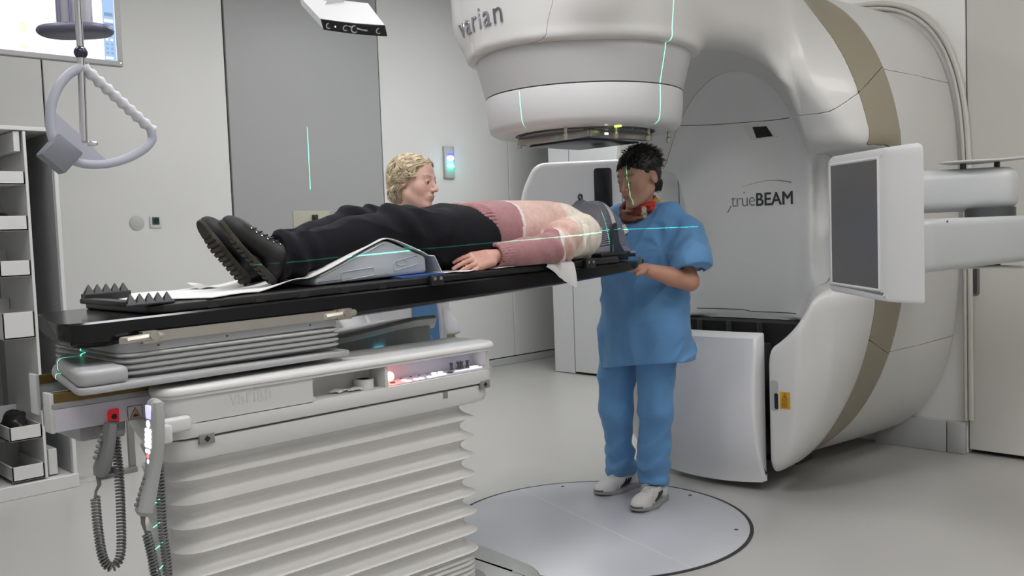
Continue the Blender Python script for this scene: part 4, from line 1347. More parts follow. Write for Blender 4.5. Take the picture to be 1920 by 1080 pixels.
MB().bb(-1.505, -1.475, 2.63, 3.1, 1.82, 1.925, .002, 1).obj('runner_block', CABW, cb_)
MB().bb(-1.43, -1.385, 2.66, 3.0, .08, .22, .003, 1).obj('runner_block', CABW, cb_)
MB().bb(-1.72, -1.695, 2.60, 3.7, .072, .62, .002, 1).obj('low_divider', CABG, cb_)
for i, (z0, z1, x0) in enumerate(((1.645, 1.715, -1.80), (1.405, 1.483, -1.78), (1.165, 1.249, -1.615), (.838, .978, -1.618), (.30, .375, -1.622), (.085, .165, -1.622))):
    t = part_empty('tray', cb_)
    th = .008; x1 = -1.464
    MB().bb(x0, x1, 2.62, 2.62 + th, z0, z1, .001, 1).obj('tray_front', CABW, t)
    MB().bb(x0, x0 + th, 2.62, 3.05, z0, z1, .001, 1).obj('tray_side', CABW, t)
    MB().bb(x1 - th, x1, 2.62, 3.05, z0, z1, .001, 1).obj('tray_side', CABW, t)
    MB().bb(x0, x1, 3.05 - th, 3.05, z0, z1 + .06, .001, 1).obj('tray_back', CABW, t)
    MB().bb(x0, x1, 2.62, 3.05, z0, z0 + th).obj('tray_bottom', CABW, t)
def lump(name, c, s, label, cat, m, seed, group=None):
    def fn(p): return ell(p, c, s) + .012 * vnoise(p + seed, 28)
    me = sdf_mesh(fn, A3(c) - A3(s) - .03, A3(c) + A3(s) + .03, .008)
    o = link(name, me, m); return tag(origin_to(o, (c[0], c[1], c[2] - s[2])), label, cat, group)
lump('black_strap', (-1.55, 2.82, 1.455), (.06, .1, .05), 'black folded strap in the second tray from the top', 'strap', BLACKP, 1)
lump('black_pouch', (-1.545, 2.80, .365), (.062, .11, .075), 'black soft pouch in the low open tray', 'pouch', BLACKP, 5)
lump('black_strap', (-1.40, 3.2, .60), (.03, .1, .12), 'black strap hanging deep in the cabinet beside the divider', 'strap', BLACKP, 9)
# steel frame on the floor next to the cabinet
fr_ = top('steel_frame', 'small grey steel frame standing on the floor beside the cabinet', 'frame', (-1.02, 2.75, 0))
FRM = mat('frame_steel', (.30, .29, .27), .4, metal=.6, noise=.05)
MB().bb(-.99, -.955, 2.68, 2.71, 0, .36, .003).obj('upright', FRM, fr_)
MB().bb(-1.16, -.955, 2.66, 2.70, 0, .03, .003).obj('foot_bar', FRM, fr_)
MB().bb(-1.16, -.955, 2.68, 2.71, .33, .36, .003).obj('cross_bar', FRM, fr_)
MB().bb(-1.19, -1.09, 2.62, 2.65, .03, .065, .003).obj('rubber_foot', BLACKP, fr_)

# ------------------------------------------------------------------ monitor on the ceiling
mo = top('monitor', 'large bright monitor in grey frame hung at upper left', 'monitor', (-1.5, 2.55, 2.25))
MX0, MX1, MZ0, MZ1 = -2.02, -.965, 2.29, 2.90
FRAME = mat('monitor_grey', (.30, .30, .31), .4, noise=.02)
bz = .028
m_ = MB()
for a in ((MX0, MX1, MZ0, MZ0 + bz), (MX0, MX1, MZ1 - bz, MZ1), (MX0, MX0 + bz, MZ0 + bz, MZ1 - bz), (MX1 - bz, MX1, MZ0 + bz, MZ1 - bz)):
    MB().bb(a[0], a[1], 2.49, 2.53, a[2], a[3], .003, 1).obj('bezel', FRAME, mo)
MB().bb(MX0 + .01, MX1 - .01, 2.52, 2.57, MZ0 + .01, MZ1 - .01, .01).obj('monitor_back', FRAME, mo)
scr_m = bpy.data.materials.new('screen_white'); scr_m.use_nodes = True
nt = scr_m.node_tree; b = nt.nodes['Principled BSDF']; b.inputs['Base Color'].default_value = (.02, .02, .02, 1); b.inputs['Roughness'].default_value = .3
tc = nt.nodes.new('ShaderNodeTexCoord'); wv = nt.nodes.new('ShaderNodeTexNoise'); wv.inputs['Scale'].default_value = 1.2
nt.links.new(tc.outputs['Object'], wv.inputs['Vector'])
rp = nt.nodes.new('ShaderNodeValToRGB'); rp.color_ramp.elements[0].color = (.93, .95, 1, 1); rp.color_ramp.elements[1].color = (1, 1, 1, 1)
nt.links.new(wv.outputs['Fac'], rp.inputs[0]); nt.links.new(rp.outputs[0], b.inputs['Emission Color']); b.inputs['Emission Strength'].default_value = 1.25
MB().bb(MX0 + bz, MX1 - bz, 2.5, 2.515, MZ0 + bz, MZ1 - bz).obj('screen', scr_m, mo, smooth=None)
def emat(n, c, s=1.0): return mat(n, (.02, .02, .02), .4, emit=c, estr=s, noise=.02)
SX1 = MX1 - bz
MB().bb(SX1 - .066, SX1 - .004, 2.4975, 2.502, MZ0 + bz, MZ1 - bz).obj('screen_sidebar', emat('screen_blue', (.42, .62, .93), .95), mo, smooth=None)
for i, z in enumerate((2.405, 2.385)):
    MB().bb(SX1 - .058, SX1 - .012, 2.4965, 2.499, z + .10, z + .113).obj('sidebar_row', emat('screen_blue_dark', (.25, .42, .72), .8), mo, smooth=None)
MB().bb(SX1 - .060, SX1 - .010, 2.4965, 2.499, 2.524, 2.540).obj('sidebar_entry', emat('screen_cream', (1, .95, .75), 1.1), mo, smooth=None)
MB().bb(SX1 - .058, SX1 - .012, 2.4965, 2.499, 2.556, 2.575).obj('sidebar_row', emat('screen_blue_dark', (.25, .42, .72), .8), mo, smooth=None)
for r_ in range(4):
    for c_ in range(2):
        MB().bb(SX1 - .057 + .026 * c_, SX1 - .043 + .026 * c_, 2.4965, 2.499, 2.352 + .024 * r_, 2.364 + .024 * r_).obj('sidebar_icon', emat('screen_white_icon', (1, 1, 1), 1.1) if r_ == 3 else emat('screen_blue_mid', (.32, .5, .82), .85), mo, smooth=None)
MB().bb(SX1 - .062, SX1 - .02, 2.4965, 2.499, 2.325, 2.338).obj('sidebar_entry', emat('screen_white_icon', (1, 1, 1), 1.1), mo, smooth=None)
for (x, z, w) in ((-1.475, 2.455, .03), (-1.475, 2.44, .036), (-1.477, 2.425, .03), (-1.475, 2.338, .032)):
    MB().bb(x, x + w, 2.4985, 2.5, z, z + .006).obj('screen_note', emat('screen_yellow', (.95, .95, .35), 1.1), mo, smooth=None)
MB().bb(MX1 - .016, MX1 - .011, 2.488, 2.491, MZ0 + .016, MZ0 + .021).obj('power_light', LEDY, mo)
m_ = MB(); m_.cyl((-1.5, 2.6, 2.6), (-1.5, 2.6, CEIL), .04, 20); m_.obj('ceiling_pole', PLAST, mo)
MB().bb(-1.62, -1.38, 2.56, 2.62, 2.5, 2.7, .01).obj('mount_plate', GREYD, mo)

# ceiling column with a dark rounded foot
co = top('ceiling_column', 'square ceiling column ending in a dark round foot before the monitor', 'column', (-1.91, .5, 2.0))
COLM = mat('column_silver', (.50, .50, .55), .35, metal=.3, noise=.02)
R45 = rotmat(0, 0, radians(-44))
m_ = MB(); m_.box((-1.91, .5, (2.01 + CEIL) / 2), (.10, .05, CEIL - 2.01), .006, R=R45); m_.obj('column_profile', COLM, co)
for sx in (-.038, .0):
    c = Vector((-1.91, .5, 0)) + R45 @ Vector((sx, -.027, 0))
    m_ = MB(); m_.cyl((c.x, c.y, 2.012), (c.x, c.y, CEIL), .005, 8); m_.obj('column_groove', mat('groove_violet', (.16, .15, .25), .5, noise=.05), co)
rr = []
for (k, z) in ((.55, 1.980), (.82, 1.981), (.92, 1.984), (.98, 1.990), (1.0, 1.997), (.98, 2.004), (.92, 2.010), (.82, 2.013), (.6, 2.014)):
    rr.append([Vector((-1.91, .5, z)) + R45 @ Vector((math.copysign(abs(cos(a)) ** .75, cos(a)) * .118 * k, math.copysign(abs(sin(a)) ** .75, sin(a)) * .07 * k, 0)) for a in np.linspace(0, 2 * pi, 37)[:-1]])
m_ = MB(); m_.rings(rr); m_.obj('column_foot', mat('foot_slate', (.10, .10, .15), .4, noise=.05), co)

# ------------------------------------------------------------------ hanging grip
tg = top('hanging_grip', 'white triangular grab handle on a steel rod hung from the ceiling', 'grab handle', (-2.3, -.62, 1.45))
yy = -.62
m_ = MB(); m_.cyl((-2.29, yy, CEIL), (-2.297, yy, 1.71), .0072, 16); m_.cyl((-2.297, yy, 1.70), (-2.302, yy, 1.515), .0075, 16); m_.obj('steel_rod', CHROME, tg)
m_ = MB(); m_.lathe([(0, -.0135)] + [(.0135 * cos(a), .0135 * sin(a)) for a in np.linspace(-1.4, 1.4, 12)] + [(0, .0135)], (-2.297, yy, 1.698), 20); m_.obj('ball_stop', mat('ball_navy', (.02, .015, .05), .2, noise=.1, coat=.3), tg)
MB().bb(-2.296, -2.276, yy - .006, yy + .006, 1.507, 1.516, .002).obj('rod_hook', CHROME, tg)
GRIP = mat('grip_lilac', (.46, .48, .56), .42, noise=.02, nscale=10)
# smooth bow: left side and bottom
ctl = [(-2.296, 1.668), (-2.322, 1.652), (-2.346, 1.622), (-2.362, 1.58), (-2.364, 1.53), (-2.350, 1.493), (-2.316, 1.472), (-2.272, 1.469), (-2.226, 1.479), (-2.184, 1.500), (-2.160, 1.524), (-2.159, 1.546)]
def spline(pts, n=8):
    P = [np.array(p, float) for p in pts]; out = []
    for i in range(len(P) - 1):
        p0 = P[max(0, i - 1)]; p1 = P[i]; p2 = P[i + 1]; p3 = P[min(len(P) - 1, i + 2)]
        for t in np.linspace(0, 1, n, endpoint=False):
            out.append(.5 * (2 * p1 + (p2 - p0) * t + (2 * p0 - 5 * p1 + 4 * p2 - p3) * t * t + (3 * p1 - p0 - 3 * p2 + p3) * t ** 3))
    out.append(P[-1]); return out
def flat_tube(mb, path, w, d, n=18):
    """oval rod in the XZ plane: w in-plane half width, d half depth (along Y)"""
    rings = []
    for i, p in enumerate(path):
        a = path[max(0, i - 1)]; b = path[min(len(path) - 1, i + 1)]
        t = Vector((b[0] - a[0], 0, b[1] - a[1])).normalized(); nn = Vector((-t.z, 0, t.x))
        ww = w[i] if hasattr(w, '__len__') else w
        rings.append([Vector((p[0], yy, p[1])) + nn * ww * cos(k) + Vector((0, 1, 0)) * d * sin(k) for k in [2 * pi * j / n for j in range(n)]])
    return mb.rings(rings)
m_ = MB(); flat_tube(m_, spline(ctl), .0095, .011); m_.obj('bow', GRIP, tg)
bar = [(-2.293 + (.136) * t, 1.668 - .122 * t) for t in np.linspace(0, 1, 110)]
m_ = MB(); flat_tube(m_, bar, [.0105 + .0022 * cos(2 * pi * 9 * t) for t in np.linspace(0, 1, 110)], .0125); m_.obj('wavy_bar', mat('grip_bar', (.60, .61, .66), .45, noise=.02), tg)
web = [(p[0], p[1]) for p in spline(ctl[3:8])] + [(-2.258, 1.478)]
m_ = MB(); m_.prism(web[::-1], 0, .008, .001, 1, M=axmap('y', (0, yy + .004, 0))); m_.obj('web', GRIP, tg)
m_ = MB(); m_.box((-2.352, yy - .002, 1.487), (.058, .040, .058), .004, R=rotmat(0, radians(42), 0)); m_.obj('buckle_block', mat('buckle_grey', (.20, .21, .25), .4, noise=.03), tg)

# ------------------------------------------------------------------ tracking camera
tk = top('tracking_camera', 'white ceiling tracking camera with black lens bar', 'camera', (-.6, .9, 2.2))
q = [Vector(p) for p in ((-.678, .965, 2.294), (-.535, .68, 2.231), (-.459, .899, 2.384), (-.658, 1.168, 2.444))]
fwd_w = (q[1] - q[0]).normalized(); upv = ((q[3] - q[0]) + (q[2] - q[1])).normalized()
nrm = fwd_w.cross(upv).normalized()
if nrm.dot(Vector((-3, -2.59, 1.29)) - q[0]) < 0: nrm = -nrm
dep = -nrm * .048
def lerp(a, b, t): return a + (b - a) * t
front = [lerp(q[0], q[1], t) - upv * (.012 * (1 - (2 * t - 1) ** 2)) for t in np.linspace(0, 1, 10)]
right = [q[1] + upv * .02 + fwd_w * .004, lerp(q[1], q[2], .45), q[2]]
outl = front + right + [q[3], lerp(q[3], q[0], .6)]
m_ = MB(); m_.rings([[p for p in outl], [p + dep for p in outl]]); m_.obj('camera_body', mat('camera_white', (.74, .74, .75), .35, noise=.01), tk, smooth=30)
inn = [lerp(q[0], q[1], t) - upv * (.012 * (1 - (2 * t - 1) ** 2) + .002) for t in np.linspace(0, 1, 10)]
vis = (Vector((-3, -2.59, 1.29)) - q[0]).normalized()
mid_up = -upv * .022
bar_f = [p + nrm * .0015 for p in inn]
bar_b = [p - nrm * .0495 for p in inn]
m_ = MB(); m_.rings([[p + upv * .004 for p in bar_f] + [p + upv * .004 for p in bar_b][::-1], [p - upv * .006 for p in bar_f] + [p - upv * .006 for p in bar_b][::-1]]); m_.obj('lens_bar', mat('lens_black', (.008, .01, .012), .25, noise=.1), tk, smooth=30)
R_ = (-upv).to_track_quat('Z', 'Y').to_matrix()
def barpt(t): return lerp(q[0], q[1], t) - upv * (.012 * (1 - (2 * t - 1) ** 2) + .0085) - nrm * .024
for t, r, mt in ((.10, .014, PLASTG), (.36, .014, PLASTG), (.50, .019, PLASTG), (.88, .014, PLASTG)):
    m_ = MB(); m_.lathe([(r * .70, 0), (r * .70, .002), (r, .002), (r, 0)], barpt(t), 18, R=R_); m_.obj('lens_ring', mt, tk)
    m_ = MB(); m_.lathe([(0, .0005), (r * .7, .0005), (r * .7, .0012), (0, .0012)], barpt(t), 16, R=R_); m_.obj('lens', BLACKP, tk)
m_ = MB(); m_.tube([barpt(.56), barpt(.70)], .0016, 6); m_.obj('bar_mark', PLASTG, tk)
m_ = MB(); m_.lathe([(0, 0), (.003, 0), (.003, .001), (0, .001)], barpt(.20), 8, R=R_); m_.obj('status_light', LEDW, tk)
nk = lerp(lerp(q[0], q[1], .45), lerp(q[3], q[2], .45), .75)
m_ = MB(); m_.tube([nk + upv * .0 - nrm * .02, nk + upv * .06 - nrm * .03, Vector((nk.x, nk.y + .05, nk.z + .2)), Vector((nk.x, nk.y + .05, CEIL))], [.052, .045, .035, .035], 20); m_.obj('neck', PLAST, tk)

# ------------------------------------------------------------------ small things on the back wall
dk = MB(); dk.lathe([(.052, 0), (.052, .006), (.049, .008), (0, .008)], (-.382, YN, 1.47), 36, R=rotmat(pi / 2, 0, 0))
tag(origin_to(dk.obj('blanking_plate', mat('cap_grey', (.46, .47, .46), .45, noise=.02)), (-.382, YN, 1.47)), 'round grey blanking cap on the back wall', 'wall plate')
so = top('wall_socket', 'white framed green power socket beside the round wall cap', 'socket', (-.25, YN, 1.475))
MB().bb(-.29, -.205, YN - .009, YN, 1.43, 1.518, .004).obj('socket_frame', PLAST, so)
MB().bb(-.275, -.222, YN - .012, YN - .008, 1.455, 1.51, .002).obj('socket_insert', mat('socket_green', (.01, .10, .075), .4, noise=.05), so)
m_ = MB(); m_.lathe([(.010, 0), (.020, 0), (.020, .002), (.010, .002)], (-.248, YN - .012, 1.482), 20, R=rotmat(pi / 2, 0, 0)); m_.obj('socket_ring', BLACKP, so)
il = top('signal_lamp', 'grey wall signal lamp glowing blue and green behind the blonde nurse', 'lamp', (2.54, YN, 1.84))
MB().bb(2.478, 2.60, YN - .03, YN, 1.835, 2.13, .006).obj('lamp_plate', mat('lamp_grey', (.40, .42, .42), .4, noise=.02), il)
for z, col, nm in ((2.02, (.30, .35, 1), 'blue'), (1.945, (.15, 1, .70), 'green')):
    rr = [[Vector((2.545 + cos(a) * .043 * k, YN - .03 - d, z + sin(a) * .025 * k)) for a in np.linspace(0, 2 * pi, 25)[:-1]] for k, d in ((1, 0), (1, .006), (.8, .014), (.3, .018))]
    m_ = MB(); m_.rings(rr); m_.obj('lamp_lens', mat('lens_' + nm, col, .3, emit=col, estr=3.0), il)
    MB().bb(2.505, 2.590, YN - .0325, YN - .03, z + .028 if nm == 'blue' else z - .045, z + .045 if nm == 'blue' else z - .028, .001).obj('lamp_tint', mat('tint_' + nm, tuple(c * .35 for c in col), .4, emit=col, estr=.35), il)
    lg = bpy.data.lights.new('signal_glow', 'POINT'); lg.energy = .35; lg.color = col; lg.shadow_soft_size = .02
    og = bpy.data.objects.new('signal_glow', lg); og.location = (2.545, YN - .07, z); COL.objects.link(og)
# ------------------------------------------------------------------ people: shared builders
def frame(fwd, up):
    f = Vector(fwd).normalized(); u = Vector(up); l = u.cross(f).normalized(); u = f.cross(l).normalized()
    return np.array([f[:], l[:], u[:]]).T          # columns forward, left, up

def bounded(p, c, r, fn, pad=.05):
    b = np.linalg.norm(p - A3(c), axis=1) - r
    out = b.copy(); near = b < pad
    if near.any(): out[near] = fn(p[near])
    return out

def head_sdf(p, c, R, s=1.0, lids=.003, chin=1.0):
    def f(pp):
        q = (pp - A3(c)) @ R / s
        m = q.copy(); m[:, 1] = np.abs(m[:, 1])
        d = ell(q, (-.010, 0, .035), (.098, .076, .085))
        d = smin(d, ell(q, (.028, 0, -.030), (.066, .060, .088)), .03)
        d = smin(d, sph(m, (.050, .036, -.030), .026), .02)
        d = smin(d, rc(m, (-.005, .046, -.060), (.060, .012, -.102), .020, .017), .025)
        d = smin(d, sph(q, (.073, 0, -.102 * chin), .0165), .02)
        d = smin(d, rc(m, (.083, .0, .014), (.076, .036, .019), .0125, .010), .012)
        d = smax(d, -ell(m, (.096, .031, -.002), (.013, .016, .0105)), .010)
        d = smin(d, rc(q, (.089, 0, .008), (.1125, 0, -.034), .0075, .0105), .010)
        d = smin(d, sph(m, (.101, .0115, -.037), .0078), .006)
        d = np.maximum(d, -ell(m, (.104, .006, -.045), (.005, .003, .004)))
        d = smin(d, ell(q, (.080, 0, -.066), (.020, .028, .022)), .012)
        d = smin(d, rc(m, (.0985, 0, -.0632), (.090, .021, -.0665), .0048, .002), .004)
        d = smin(d, rc(m, (.0970, 0, -.0735), (.0895, .019, -.070), .0055, .002), .004)
        d = smax(d, -rc(m, (.1045, 0, -.0680), (.093, .022, -.0675), .0016, .001), .003)
        lid = np.maximum(sph(m, (.0790, .031, -.001), .0136), lids - q[:, 2])
        lid2 = np.maximum(sph(m, (.0790, .031, -.001), .0132), q[:, 2] + .0075)
        d = smin(d, np.minimum(lid, lid2), .003)
        ear = ell(m, (-.014, .0765, -.006), (.019, .0085, .031), np.array([[.97, 0, .24], [0, 1, 0], [-.24, 0, .97]]))
        ear = smax(ear, -ell(m, (-.008, .088, -.002), (.011, .0095, .021)), .0025)
        d = smin(d, ear, .008)
        return d * s
    return bounded(p, A3(c), .16 * s, f)

def head_tint(P, c, R, base, lip, brow, s=1.0, blush=.25):
    q = (P - A3(c)) @ R / s; m = q.copy(); m[:, 1] = np.abs(m[:, 1])
    col = np.tile(A3(base), (len(P), 1))
    w = np.exp(-(((m - A3((.065, .042, -.028))) / A3((.04, .024, .022))) ** 2).sum(1))[:, None] * blush
    w += np.exp(-(((m - A3((.112, 0, -.034))) / .016) ** 2).sum(1))[:, None] * blush * .8
    w += np.exp(-(((m - A3((-.014, .08, -.006))) / .03) ** 2).sum(1))[:, None] * blush * .8
    col = col * (1 - w) + A3(base) * A3((1.02, .66, .60)) * w
    L_ = ((q[:, 0] > .086) & (m[:, 1] < .0235 - .0 * m[:, 1]) & (np.abs(q[:, 2] + .0685) < .0095 * (1 - (m[:, 1] / .026) ** 2)))
    col[L_] = A3(lip)
    br = np.exp(-((q[:, 2] - .021 - .10 * np.clip(m[:, 1] - .012, 0, 1) + 4.5 * np.clip(m[:, 1] - .03, 0, 1) ** 2) / .0042) ** 2) * ((m[:, 1] > .012) & (m[:, 1] < .05) & (q[:, 0] > .05))
    col = col * (1 - br[:, None] * .8) + A3(brow) * br[:, None] * .8
    return col

def add_eyes(parent, c, R, s, gaze, iris):
    for sy in (1, -1):
        cc = A3(c) + R @ (A3((.0790, .031 * sy, -.001)) * s)
        r = .0124 * s
        g = Vector((R @ A3(gaze)).tolist()).normalized()
        vs = []; fs = []; n = 20; m = 14
        q = g.to_track_quat('Z', 'Y').to_matrix()
        for i in range(m + 1):
            th = pi * i / m
            for k in range(n):
                a = 2 * pi * k / n
                vs.append(Vector(cc) + q @ Vector((sin(th) * cos(a), sin(th) * sin(a), cos(th))) * r)
        for i in range(m):
            for k in range(n):
                fs.append((i * n + k, i * n + (k + 1) % n, (i + 1) * n + (k + 1) % n, (i + 1) * n + k))
        me = mesh_from(vs, fs, 180)
        P = verts_np(me)
        ct = ((P - cc) / r) @ A3(g[:])
        col = np.where((ct > .92)[:, None], A3((.01, .01, .01)), np.where((ct > .77)[:, None], A3(iris), A3((.46, .43, .40))))
        set_tint(me, col)
        link('eye', me, mat('eye', (1, 1, 1), .15, vcol=True, coat=.4), parent)

FL = (.066, .076, .070, .056); FR = (.0086, .0088, .0084, .0074)
def hand_segs(W, f, n, curl=(.25, .35, .25), spread=.06, thumb=(.6, .3), ts=1, s=1.0, tcurl=.3):
    """W wrist, f towards the fingers, n out of the back of the hand, ts=+-1 thumb side; returns capsules"""
    f = Vector(f).normalized(); n = Vector(n); n = (n - f * n.dot(f)).normalized(); sd = n.cross(f) * ts; W = Vector(W); pn = -n
    segs = []
    offs = (.031, .0105, -.010, -.029)
    for i, o in enumerate(offs):
        b = W + (f * (.092 - .006 * abs(i - 1.3)) + sd * o) * s
        segs.append((W + (f * .02 + sd * o * .55) * s, b, .0125 * s, .0105 * s))
        a = 0; p = b; d0 = (f + sd * (spread * (1.2 - i))).normalized()
        for k, (frac, c) in enumerate(zip((.46, .30, .24), curl)):
            a += c
            d = (d0 * cos(a) + pn * sin(a)).normalized()
            e = p + d * FL[i] * frac * s * 1.05
            r0 = FR[i] * (1 - .10 * k) * s
            segs.append((p, e, r0 * 1.03, r0 * .93)); p = e
    tb = W + (f * .025 + sd * .026 + pn * .006) * s
    d1 = (f * cos(thumb[0]) + sd * sin(thumb[0]) + pn * thumb[1]).normalized()
    k1 = tb + d1 * .042 * s
    d2 = (d1 * cos(tcurl) + (f * .8 - sd * .3 + pn * .2).normalized() * sin(tcurl)).normalized()
    k2 = k1 + d2 * .032 * s; k3 = k2 + (d2 + f * .15).normalized() * .026 * s
    segs += [(W + f * .012 * s + sd * .01 * s, tb, .016 * s, .015 * s), (tb, k1, .0145 * s, .0115 * s), (k1, k2, .0108 * s, .0098 * s), (k2, k3, .0098 * s, .0082 * s)]
    return segs
def hand_sdf(p, W, f, n, **kw):
    segs = hand_segs(W, f, n, **kw)
    s = kw.get('s', 1.0)
    fv = Vector(f).normalized(); nv = Vector(n); nv = (nv - fv * nv.dot(fv)).normalized(); sv = nv.cross(fv)
    Rm = np.array([fv[:], sv[:], nv[:]]).T
    cc = Vector(W) + fv * .09 * s
    def fn(pp):
        d = rbox(pp, Vector(W) + fv * .052 * s, A3((.044, .037, .0135)) * s, .013 * s, Rm)
        fin = None
        for i in range(4):
            ch = None
            for a, b, r0, r1 in segs[i * 4:i * 4 + 4]:
                e = rc(pp, a, b, r0, r1)
                ch = e if ch is None else smin(ch, e, .004)
            fin = ch if fin is None else smin(fin, ch, .0022)
        d = smin(d, fin, .008)
        th = None
        for a, b, r0, r1 in segs[16:]:
            e = rc(pp, a, b, r0, r1); th = e if th is None else smin(th, e, .006)
        return smin(d, th, .006)
    return bounded(p, cc, .14 * s, fn)

def stack(p, c0, R, prof, zk=(0, 1)):
    """elliptical torso: prof rows (z, forward offset, rf, rl) in the frame (c0,R)"""
    q = (p - A3(c0)) @ R
    z = [r[0] for r in prof]
    of = np.interp(q[:, 2], z, [r[1] for r in prof]); rf = np.interp(q[:, 2], z, [r[2] for r in prof]); rl = np.interp(q[:, 2], z, [r[3] for r in prof])
    x = (q[:, 0] - of) / rf; y = q[:, 1] / rl
    k0 = (np.abs(x) ** 2.3 + np.abs(y) ** 2.3) ** (1 / 2.3)
    d = (k0 - 1) * np.minimum(rf, rl)
    return np.maximum(d, np.abs(q[:, 2] - (z[0] + z[-1]) / 2) - (z[-1] - z[0]) / 2), q

SKIN = mat('skin', (1, 1, 1), .48, vcol=True, sss=.08, noise=.04, nscale=60, bump=.03, bscale=250)

def shoe(parent, heel, toe_dir, up, s, kind, mats, stripe=True):
    """returns the shoe part; local x heel to toe, z up from the ground"""
    R = frame(toe_dir, up)
    h0 = A3(heel)
    def loc(p): return (p - h0) @ R / s
    def plan(q, grow=0.0):
        a, b, c = A3((.0, 0)), A3((.13, .004)), A3((.205, -.0))
        def r2(q2, a, b, ra, rb):
            ba = b - a; h = np.clip(((q2 - a) @ ba) / (ba @ ba), 0, 1)
            return np.linalg.norm(q2 - a - h[:, None] * ba, axis=1) - (ra + h * (rb - ra))
        q2 = q[:, :2]
        return smin(r2(q2, a, b, .036, .047), r2(q2, b, c, .047, .038), .02) - grow
    def sole(p):
        q = loc(p)
        zt = np.interp(q[:, 0], [-.04, .05, .13, .24], [.032, .024, .020, .030] if kind == 'boot' else [.034, .028, .022, .026])
        lift = np.interp(q[:, 0], [-.05, 0, .15, .25], [.003, 0, 0, .014])
        d = smax(plan(q, .004), np.maximum(q[:, 2] - zt, lift - q[:, 2]), .006)
        if kind == 'boot':
            g = np.abs(np.mod(q[:, 0] + q[:, 1] * .12, .021) - .0105) - .0032
            d = np.maximum(d, -np.maximum(np.maximum(g, q[:, 2] - .008), .006 - np.abs(np.abs(q[:, 1]) - .0) + -1))
        return d * s
    def upper(p):
        q = loc(p)
        if kind == 'boot':
            d = ell(q, (.185, 0, .040), (.062, .043, .040))
            d = smin(d, rc(q, (.165, 0, .046), (.055, 0, .082), .040, .043), .03)
            d = smin(d, rc(q, (.0, 0, .045), (.004, 0, .09), .037, .040), .03)
            d = smin(d, rc(q, (.012, 0, .09), (.0, 0, .150), .043, .046), .03)
            d = np.maximum(d, q[:, 2] - .165)
        else:
            d = ell(q, (.185, 0, .034), (.060, .043, .034))
            d = smin(d, rc(q, (.165, 0, .036), (.06, 0, .066), .038, .036), .03)
            d = smin(d, rc(q, (.0, 0, .040), (.0, 0, .070), .036, .036), .03)
            d = np.maximum(d, q[:, 2] - .085 - .02 * (q[:, 0] < .0))
        return np.maximum(d, .016 - q[:, 2]) * s
    lo_ = np.min([h0 + R @ (A3(v) * s) for v in [(-.07, -.08, -.02), (.28, -.08, -.02), (-.07, .08, -.02), (.28, .08, -.02), (-.07, -.08, .2), (.28, -.08, .2), (-.07, .08, .2), (.28, .08, .2)]], axis=0)
    hi_ = np.max([h0 + R @ (A3(v) * s) for v in [(-.07, -.08, -.02), (.28, -.08, -.02), (-.07, .08, -.02), (.28, .08, -.02), (-.07, -.08, .2), (.28, -.08, .2), (-.07, .08, .2), (.28, .08, .2)]], axis=0)
    up_ = link('boot' if kind == 'boot' else 'shoe', sdf_mesh(upper, lo_, hi_, .0035), mats[0], parent)
    link('sole', sdf_mesh(sole, lo_, hi_, .0032, smooth=45), mats[1], up_)
    W_ = lambda x, y, z: Vector((h0 + R @ (A3((x, y, z)) * s)).tolist())
    def drop(x, y, out=.0015, z=.24):
        for _ in range(40):
            dd = upper(A3(W_(x, y, z)[:])[None])[0] / s
            if dd < .0008 or z < .02: break
            z -= max(dd * .8, .0006)
        return W_(x, y, z + out)
    # laces across the instep
    n = 6 if kind == 'boot' else 5
    for i in range(n):
        t = i / (n - 1)
        if kind == 'boot': x = .150 - .105 * t; w = .028 + .003 * t
        else: x = .150 - .070 * t; w = .018
        m_ = MB(); m_.tube([drop(x + .006 * abs(k) - .003, w * k) for k in (-1, -.6, -.2, .2, .6, 1)], (.0034 if kind == 'boot' else .0026) * s, 6)
        m_.obj('lace', mats[2], up_)
        if kind == 'boot':
            for sy in (-1, 1):
                e0 = drop(x + .006, sy * (w + .004), .0005); e1 = drop(x + .006, sy * (w + .004), .0028)
                m_ = MB(); m_.cyl(e0, e1, .0042 * s, 8); m_.obj('eyelet', CHROME, up_)
    if kind != 'boot':
        toe = lambda p: np.maximum(upper(p) - .0012, np.maximum(.222 - loc(p)[:, 0], loc(p)[:, 2] - .034) * s)
        link('toe_cap', sdf_mesh(toe, lo_, hi_, .0035), mats[4], up_)
    if kind != 'boot':
        for sy in (-1, 1):
            for k in range(3):
                x0 = .040 + .017 * k
                pts = []
                for t in np.linspace(0, 1, 6):
                    x = x0 + .028 * t - .004 * sin(t * pi); z = .066 - .036 * t
                    # drop onto the side of the upper
                    y = .055
                    for _ in range(14):
                        dd = upper(A3(W_(x, sy * y, z)[:])[None])[0]
                        y -= dd / s * .8
                    pts.append(W_(x, sy * (y + .0006), z))
                m_ = MB(); m_.tube(pts, [.0045 * s, .0052 * s, .0055 * s, .0055 * s, .005 * s, .004 * s], 6); m_.obj('side_stripe', mats[3], up_)
        m_ = MB(); m_.tube([drop(.085, .012, .002), drop(.095, .026, .003), drop(.115, .036, .003), drop(.13, .041, .003)], .002 * s, 5); m_.obj('lace', mats[2], up_)
        m_ = MB(); m_.tube([drop(.085, -.012, .002), drop(.10, -.026, .003), drop(.118, -.036, .003)], .002 * s, 5); m_.obj('lace', mats[2], up_)
    return up_

